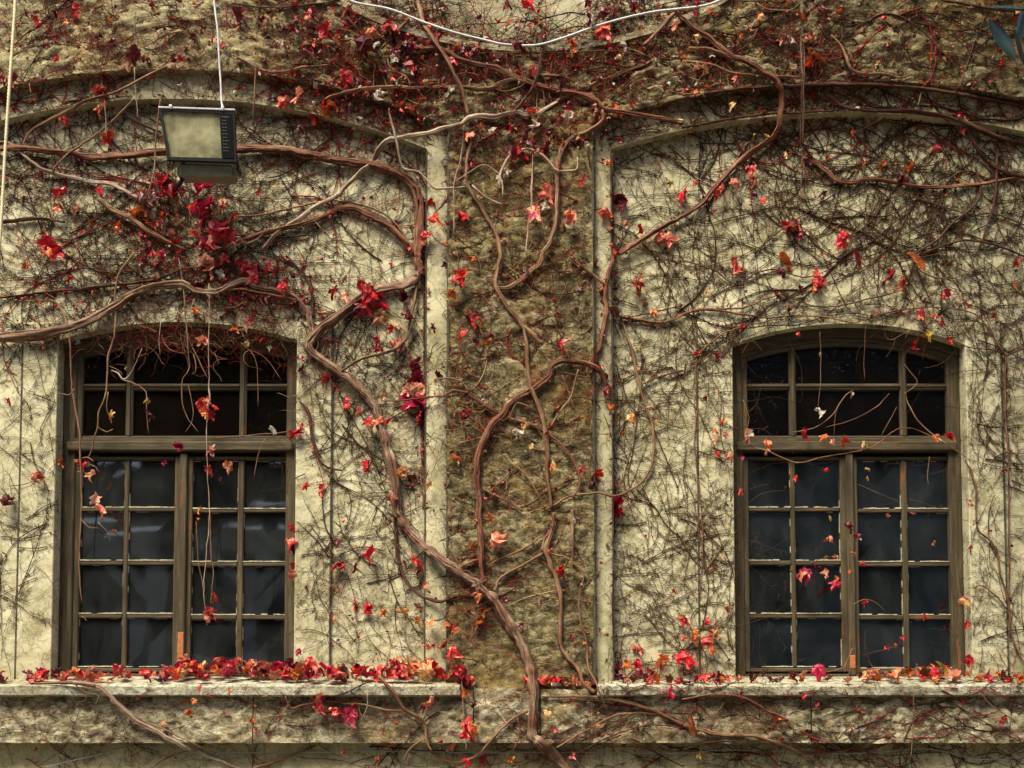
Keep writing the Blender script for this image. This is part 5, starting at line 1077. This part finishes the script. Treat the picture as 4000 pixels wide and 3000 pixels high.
twigs('dark creeper twigs trailing over the stone ledge and the wall below it', [(*ov(1250, 1480, 2240, 1680), 260, [0, 0, 1, 2], 0.0018, 460, 0.8, 0.3), (*ov(-20, 1490, 1250, 1680), 150, [0, 1, 2], 0.0015, 330, 0.7, 0.35), (*ov(1300, 1470, 2240, 1500), 70, [0, 1, 2], 0.0016, 300, 0.9, 0.3)])
# curled, drooping ends and stalks where the growth is thickest
mb = MB()
for (cx, cy, rx, ry, n) in ((*ov(400, 470), 330, 130, 150), (*ov(560, 640), 170, 80, 120), (*ov(760, 130), 330, 110, 150), (*ov(1000, 200), 330, 120, 120), (*ov(1250, 150), 400, 130, 150), (*ov(300, 90), 420, 110, 110), (*ov(1000, 900), 130, 260, 90), (*ov(1150, 560), 260, 330, 110), (*ov(690, 780), 120, 100, 70), (*ov(1310, 820), 60, 120, 40), (*ov(1030, 1310), 70, 110, 60), (*ov(1330, 1060), 70, 90, 40), (*ov(890, 850), 70, 150, 40), (*ov(735, 1280), 60, 200, 40), (*ov(1760, 130), 130, 160, 50), (*ov(350, 720), 260, 60, 70), (*ov(1000, 1330), 80, 170, 50), (*ov(1500, 1560), 500, 60, 80), (*ov(560, 300), 300, 130, 50), (*ov(1960, 690), 130, 90, 40), (*ov(700, 1530), 300, 60, 50), (680, 1300, 430, 90, 230), (1020, 1300, 130, 110, 70)):
    for _ in range(n):
        px, py = cx+R.gauss(0, rx*0.6), cy+R.gauss(0, ry*0.6)
        walk(mb, px, py, R.uniform(0, 2*pi), R.randint(5, 13), 13, 0.28, R.uniform(0.0010, 0.0020), R.choice([2, 2, 1, 1, 3, 0]), R.uniform(0.012, 0.06), droop=R.choice([0, 0.12, 0.2]), curl=R.choice([0, 0, .1, -.1, .2]))
for nm, n in (('main', 420), ('arch', 170), ('top', 230), ('fork', 110), ('edge', 120), ('diag', 90), ('sinuous', 60), ('light', 40), ('upleft', 60), ('low', 60)):
    for _ in range(n):
        pts = R.choices(VINES[nm]['stems'], [len(s[1]) for s in VINES[nm]['stems']])[0][1]
        i = R.randrange(len(pts)-1); u = R.random(); a, b = pts[i], pts[i+1]
        px, py = a[0]+(b[0]-a[0])*u+R.gauss(0, 10), a[1]+(b[1]-a[1])*u+R.gauss(0, 10)
        walk(mb, px, py, R.uniform(0, 6.28), R.randint(3, 9), 12, 0.25, R.uniform(0.0009, 0.0019), R.choice([2, 2, 2, 1, 0, 3]), R.uniform(0.012, 0.05), droop=R.choice([0, 0.15]), curl=R.choice([0, .12, -.12]))
tag(mb.build('creeper_stalks', TW), 'curly dry leaf stalks and tendrils in the thickest growth', 'stalks', None, 'stuff')
# scraps of shrivelled leaf in the growth
def scraps(name, label, areas, codes):
    mb = MB(); mats = [mat_leaf(c) for c in codes]
    for (x0, y0, x1, y1, n, s0, s1, wts) in areas:
        for _ in range(n):
            px, py = R.uniform(x0, x1), R.uniform(y0, y1)
            if inside_window(px, py) or noise.noise(Vector((px*0.004, py*0.004, 4.4))) < R.uniform(-0.6, 0.25): continue
            p = stick(px, py, R.uniform(0.008, 0.04)); s = R.uniform(s0, s1)
            kind = 'curl'; sd_ = R.randrange(6)
            if (kind, sd_) not in _shapes: _shapes[(kind, sd_)] = leaf_mesh(kind, sd_+300)
            vs_, fs = _shapes[(kind, sd_)]
            mt = Euler((R.uniform(-1, 1), R.uniform(-1, 1), R.uniform(0, 6.3))).to_matrix()*s
            # a scrap is a torn piece: every second ring only
            n0 = len(mb.v); mi = R.choices(range(len(codes)), wts)[0]
            mb.v += [tuple(p + mt @ (v-vs_[0])) for v in vs_[:53]]
            for f in fs:
                if max(f) < 53: mb.f.append(tuple(n0+i for i in f)); mb.mi.append(mi)
    for nm, n in (('main', 130), ('arch', 50), ('top', 90), ('fork', 40), ('edge', 60), ('diag', 40), ('sinuous', 25), ('low', 25)):
        for _ in range(n):
            pts = R.choices(VINES[nm]['stems'], [len(q[1]) for q in VINES[nm]['stems']])[0][1]
            i = R.randrange(len(pts)-1); u = R.random(); a, b = pts[i], pts[i+1]
            p = stick(a[0]+(b[0]-a[0])*u+R.gauss(0, 14), a[1]+(b[1]-a[1])*u+R.gauss(0, 14), R.uniform(0.01, 0.05)); s = R.uniform(0.02, 0.055)
            vs_, fs = _shapes[('curl', R.randrange(6))]; mt = Euler((R.uniform(-1, 1), R.uniform(-1, 1), R.uniform(0, 6.3))).to_matrix()*s
            n0 = len(mb.v); mi = R.choices(range(len(codes)), (5, 5, 1, 2, 0))[0]; mb.v += [tuple(p + mt @ (v-vs_[0])) for v in vs_[:53]]
            for f in fs:
                if max(f) < 53: mb.f.append(tuple(n0+q for q in f)); mb.mi.append(mi)
    tag(mb.build(name, mats, smooth=True), label, 'leaf scraps', None, 'stuff')
scraps('leaf_scraps', 'tiny shrivelled red and brown leaf scraps among the twigs', [
    (*ov(-20, -20, 2240, 260), 800, 0.025, 0.07, (6, 3, 2, 2, 1)), (*ov(650, 40, 1400, 330), 420, 0.025, 0.07, (6, 4, 2, 2, 2)), (*ov(300, 375, 520, 570), 190, 0.03, 0.075, (4, 7, 0, 1, 0)), (*ov(430, 550, 660, 660), 110, 0.03, 0.07, (4, 6, 0, 1, 0)), (*ov(560, 30, 1000, 270), 190, 0.03, 0.07, (4, 6, 1, 1, 1)), (*ov(-20, 380, 900, 700), 300, 0.02, 0.06, (5, 3, 2, 2, 0)), (*ov(960, 280, 1320, 1440), 260, 0.02, 0.055, (5, 2, 2, 3, 1)), (*ov(1322, 300, 2240, 720), 220, 0.02, 0.05, (4, 1, 3, 3, 0)), (*ov(640, 700, 960, 1440), 130, 0.02, 0.05, (4, 3, 2, 2, 0)), (*ov(1322, 720, 1590, 1440), 90, 0.015, 0.045, (3, 1, 3, 3, 0)), (*ov(-20, 1500, 2240, 1670), 170, 0.02, 0.06, (4, 3, 2, 2, 0)), (*ov(2080, 700, 2240, 1460), 40, 0.015, 0.045, (3, 1, 3, 3, 0))], ['d', 'r', 'ob', 'b', 'w'])

# ------------------------------------------------------------------ fallen leaves on the sills
def fallen(px, size, code, ht, yy, label, group, kind=None, stand=False):
    p = at(px, 2680, yy); z = sill_z(yy) + ht
    if XS_L < p.x < XS_R: z = Z_LEDGE1 + ht + 0.004
    s = size
    o = bpy.data.objects.new('fallen_leaf', leaf_data(kind or R.choice(['curl', 'curl', 'open', 'hang']), R.randrange(7), code)); C.objects.link(o)
    lean = R.uniform(0.6, 2.5)
    if stand: lean = R.uniform(-0.4, 0.4) + (pi if R.random() < .5 else 0)
    o.rotation_euler = (lean, R.uniform(-.5, .5), R.uniform(0, 6.28)); o.scale = (s, s, s)
    mt = o.rotation_euler.to_matrix()*s; zmin = min((mt @ v.co).z for v in o.data.vertices)
    ctr = sum(((mt @ v.co) for v in o.data.vertices), Vector())/len(o.data.vertices)
    o.location = Vector((p.x-ctr.x, yy-ctr.y, z-zmin))
    return tag(o, label, 'fallen leaf', group)
NM = {'r': 'scarlet', 'p': 'salmon pink', 'o': 'orange', 't': 'tan', 'd': 'dark maroon', 'm': 'crimson', 'w': 'pale', 'y': 'yellow', 'b': 'brown'}
def drift(a, b, n, h, place, y0=-0.205, y1=0.02, codes='r rp rp ro m mp p pr d o r m b tp'):
    for _ in range(n):
        code = R.choice(codes.split()); u = R.random(); px = a+(b-a)*R.random()
        yy = y0+(y1-y0)*R.random()
        hh = h*abs(noise.noise(Vector((px*0.012, 3, 0))))*1.6*R.random() + h*0.25*R.random()
        fallen(px, R.uniform(0.055, 0.09)*(1.3 if h > 0.05 else (0.8 if px > 2380 and h < 0.03 else 1.0)), code, hh, yy, 'crumpled %s fallen leaf %s' % (NM[code[0]], place), 'fallen leaves %s' % place)
drift(-30, 210, 18, 0.02, 'at the outer end of the left sill')
drift(215, 650, 34, 0.03, 'below the left half of the left window')
drift(650, 1160, 60, 0.095, 'in the drift below the right half of the left window', y0=-0.19, y1=0.05)
drift(1160, 1800, 68, 0.10, 'heaped on the left sill beside the pilaster')
drift(1790, 1850, 6, 0.03, 'past the inner end of the left sill', -0.165, -0.13)
drift(2110, 2330, 14, 0.02, 'on the stone block right of the trunk', -0.168, -0.13, 'p r rp d w o')
drift(2390, 2870, 32, 0.012, 'on the right sill between pilaster and window', codes='r d d m rp o b')
drift(2870, 3340, 16, 0.015, 'below the left half of the right window', codes='r d d o b p')
drift(3340, 3760, 26, 0.035, 'below the right half of the right window', codes='r p o ob d po b t')
drift(3780, 4040, 18, 0.012, 'at the outer end of the right sill', codes='d d r b o')
fallen(*[tile(2, 2, 1690, 1080)[0]], 0.10, 'y', 0.035, -0.17, 'broad yellow leaf lying among red ones on the right sill', None, 'oval')
fallen(*[tile(2, 2, 880, 1070)[0]], 0.10, 'm', 0.0, -0.12, 'upright crimson leaf propped below the left casement of the right window', None, 'open', True)
fallen(*[tile(2, 2, 470, 1095)[0]], 0.09, 'bd', 0.0, -0.16, 'flat dark brown leaf at the left corner of the right window', None, 'oval')
fallen(*[tile(2, 2, 1740, 1080)[0]], 0.13, 'p', 0.02, -0.15, 'large salmon leaf at the right corner of the right window', None, 'open')
fallen(*[tile(2, 2, 1360, 1070)[0]], 0.12, 'po', 0.02, -0.15, 'large pinkish orange leaf below the right casement of the right window', None, 'open')

# ------------------------------------------------------------------ what stands opposite and shows in the panes, plus a house added for reflections
M['bark'] = mat_plain('tree_bark', (0.09, 0.065, 0.045), 0.9, var=0.4, bumps=0.6)
M['leafgreen'] = mat_plain('evergreen_foliage', (0.035, 0.055, 0.022), 0.6, var=0.5)
M['gloss'] = mat_plain('glossy_blue_green_leaf', (0.018, 0.040, 0.038), 0.28, var=0.4, spec=0.6)
M['render'] = mat_plain('white_render', (0.80, 0.80, 0.78), 0.9, var=0.08, scale=2)
M['dimwall'] = mat_plain('porch_shade_render', (0.10, 0.10, 0.095), 0.9, var=0.3, scale=2)  # villa wall colour darkened to stand for the deep porch's shade
M['blue_render'] = mat_plain('blue_grey_render', (0.25, 0.29, 0.30), 0.9, var=0.15, scale=1.5)
M['tile'] = mat_plain('roof_tile', (0.13, 0.07, 0.05), 0.8)
M['iron'] = mat_plain('black_iron', (0.02, 0.02, 0.02), 0.5)
def tree(loc, h, crown_r, crown_z, n, label, leaf=0.22, mat='leafgreen', lean=0.0, flat=0.8, name='tree', skip=None):
    root = tag(empty(name, loc), label, 'tree'); L = Vector(loc); mb = MB()
    top = L + Vector((lean, 0, crown_z))
    mb.tube(smooth_path([L, L+Vector((lean*0.3+0.1, 0.05, crown_z*0.5)), top], 6), [0.24-0.10*i/12 for i in range(13)], 9)
    tips = []
    for k in range(9):
        a = 2*pi*k/9+R.uniform(-.3, .3); r = crown_r*R.uniform(0.5, 0.9)
        e = top + Vector((r*cos(a), r*sin(a), R.uniform(-0.1, 0.7)*crown_r*flat)); st = L + (top-L)*R.uniform(0.6, 1.0); tips.append(e)
        mb.tube(smooth_path([st, (st+e)/2+Vector((0, 0, 0.3)), e], 4), [0.09-0.06*i/8 for i in range(9)], 6)
    mb.build('trunk', M['bark'], root, smooth=True)
    mb = MB(); ctrs = []
    for _ in range(26):
        while True:
            q = Vector((R.uniform(-1, 1), R.uniform(-1, 1), R.uniform(-1, 1)))
            if q.length < 1: break
        ctrs.append(top + Vector((q.x*crown_r, q.y*crown_r, q.z*crown_r*flat + crown_r*0.35)))
    for _ in range(n):
        c_ = R.choice(ctrs); p = c_ + Vector((R.gauss(0, 1), R.gauss(0, 1), R.gauss(0, .8)))*crown_r*0.2
        if skip and skip(p): continue
        s = leaf*R.uniform(0.6, 1.3); mt = Euler((R.uniform(0, 6.3), R.uniform(0, 6.3), R.uniform(0, 6.3))).to_matrix()
        n0 = len(mb.v); mb.v += [tuple(p + mt @ Vector(v)*s) for v in ((-.5, 0, 0), (-.2, .22, .05), (.2, .2, .03), (.55, 0, 0), (.2, -.2, .03), (-.2, -.22, .05))]
        mb.f.append(tuple(range(n0, n0+6))); mb.mi.append(0)
    mb.build('crown', M[mat], root)
    return root
for i, (x, y, r, z, nm) in enumerate(((-11.5, -18, 4.2, 8.0, 'broad evergreen tree opposite the facade, outermost beside the villa'), (-5.1, -10.6, 2.6, 7.4, 'evergreen tree with leaning trunk in front of the villa porch'), (-6.5, -20, 5.0, 9.6, 'tall dark tree rising behind the villa roof'), (-1.5, -19, 3.8, 8.6, 'evergreen tree standing between villa and added house'))):
    tree((x, y, 0), 12, r, z, 5200, nm, leaf=0.55, lean=(0.7 if i == 1 else 0.1))
vil = tag(empty('villa', (-6, -13, 0)), 'low white villa with braced porch posts across the courtyard', 'house')
mb = MB(); mb.box(-12, -1.2, -16.2, -15.0, 0, 5.2); mb.build('wall', M['dimwall'], vil)
mb = MB()
for x in (-10.6, -8.9, -7.2, -5.55, -3.9, -2.2):
    mb.box(x-0.15, x+0.15, -12.3, -12.0, 0, 4.5)
    for sg in (-1, 1): mb.prism([(x+sg*0.15, 3.7), (x+sg*0.75, 4.5), (x+sg*0.58, 4.5), (x+sg*0.15, 3.95)], -12.22, -12.08)
mb.build('column', M['render'], vil)
mb = MB(); mb.box(-11.2, -1.7, -12.4, -11.9, 4.5, 4.85); mb.build('lintel', M['render'], vil)
mb = MB(); mb.quad((-11.6, -11.6, 4.86), (-1.3, -11.6, 4.86), (-2.6, -14.6, 6.4), (-10.4, -14.6, 6.4)); mb.quad((-11.6, -11.6, 4.86), (-10.4, -14.6, 6.4), (-10.4, -14.7, 6.4), (-11.6, -16.3, 4.86)); mb.quad((-1.3, -11.6, 4.86), (-1.3, -16.3, 4.86), (-2.6, -14.7, 6.4), (-2.6, -14.6, 6.4))
mb.build('roof', M['tile'], vil)
mb = MB()
for x in (-9.8, -6.4, -3.0): mb.box(x-0.55, x+0.55, -14.99, -14.93, 0.1, 3.0)
mb.build('door', M['iron'], vil)
gw = MB()
for xa, xb in ((-8.3, -5.9), (-4.7, -2.2)): gw.box(xa, xb, -9.5, -9.3, 0, 2.75, bev=0.03)
tag(gw.build('garden_wall', M['render']), 'white garden wall with a gap across the courtyard', 'wall')
opp = tag(empty('added_house', (8, -24, 0)), 'tall unseen blue-grey house added opposite the right window for its reflections', 'house')  # unseen house put in so the panes reflect an even blue-grey
mb = MB(); mb.box(1.5, 17, -30, -24, 0, 15); mb.build('wall', M['blue_render'], opp)
mb = MB(); mb.box(1.2, 17.3, -30.3, -23.7, 15, 15.4); mb.build('roof', M['tile'], opp)
for zr in (4.5, 8.0, 11.5):
    for x in (3.6, 6.4, 9.2, 12.0, 14.8):
        mb = MB(); mb.box(x-0.55, x+0.55, -24.0+0.003, -23.93, zr, zr+1.9); mb.build('window', M['iron'], opp)
# glossy-leaved tree whose lowest leaves hang into the upper right corner
mt_ = tree((3.75, -2.6, 0), 8, 1.75, 6.3, 3200, 'glossy dark-leaved tree reaching over the upper right corner', leaf=0.20, mat='gloss', lean=-0.35, flat=0.75, skip=lambda p: p.z < EYE + 0.565*(p.y+DIST) + 0.45 and abs(p.x) < 0.47*(p.y+DIST))
# a few of its leaves dip into view
lf = MB()
for px, py, yy, s, ang, tw in ((3915, 150, -2.2, 0.19, -1.02, 0.3), (3985, 190, -2.3, 0.18, -1.3, 1.2), (3960, 30, -2.3, 0.18, -0.05, 0.9), (4010, 60, -2.2, 0.2, -2.0, 0.5), (3930, -60, -2.25, 0.2, 0.4, 0.4)):
    c_ = at(px, py, yy); d = Vector((cos(ang), 0, sin(ang))); w_ = Vector((-sin(ang)*cos(tw), sin(tw), cos(ang)*cos(tw)))
    n0 = len(lf.v); NN = 8
    for i in range(NN+1):
        u = i/NN; hw = 0.20*s*sin(pi*min(0.98, u*0.96+0.02))**0.8
        q = c_ + d*s*(u-0.5) + Vector((0, 0.02*sin(u*3), -0.03*s*(u*2-1)**2))
        up = d.cross(w_)
        for k in (-1, 0, 1): lf.v.append(tuple(q + w_*hw*k + up*abs(k)*hw*0.35))
    for i in range(NN):
        for k in (0, 1):
            a = n0+i*3+k; lf.f.append((a, a+1, a+4, a+3)); lf.mi.append(0)
tw_ = [at(3960, -120, -2.3), at(4000, -20, -2.3), at(4020, 80, -2.3)]
lf.tube(tw_, [0.006]*3, 6)
lf.uv = []
lf.build('leaf_spray', M['gloss'], mt_, smooth=True)
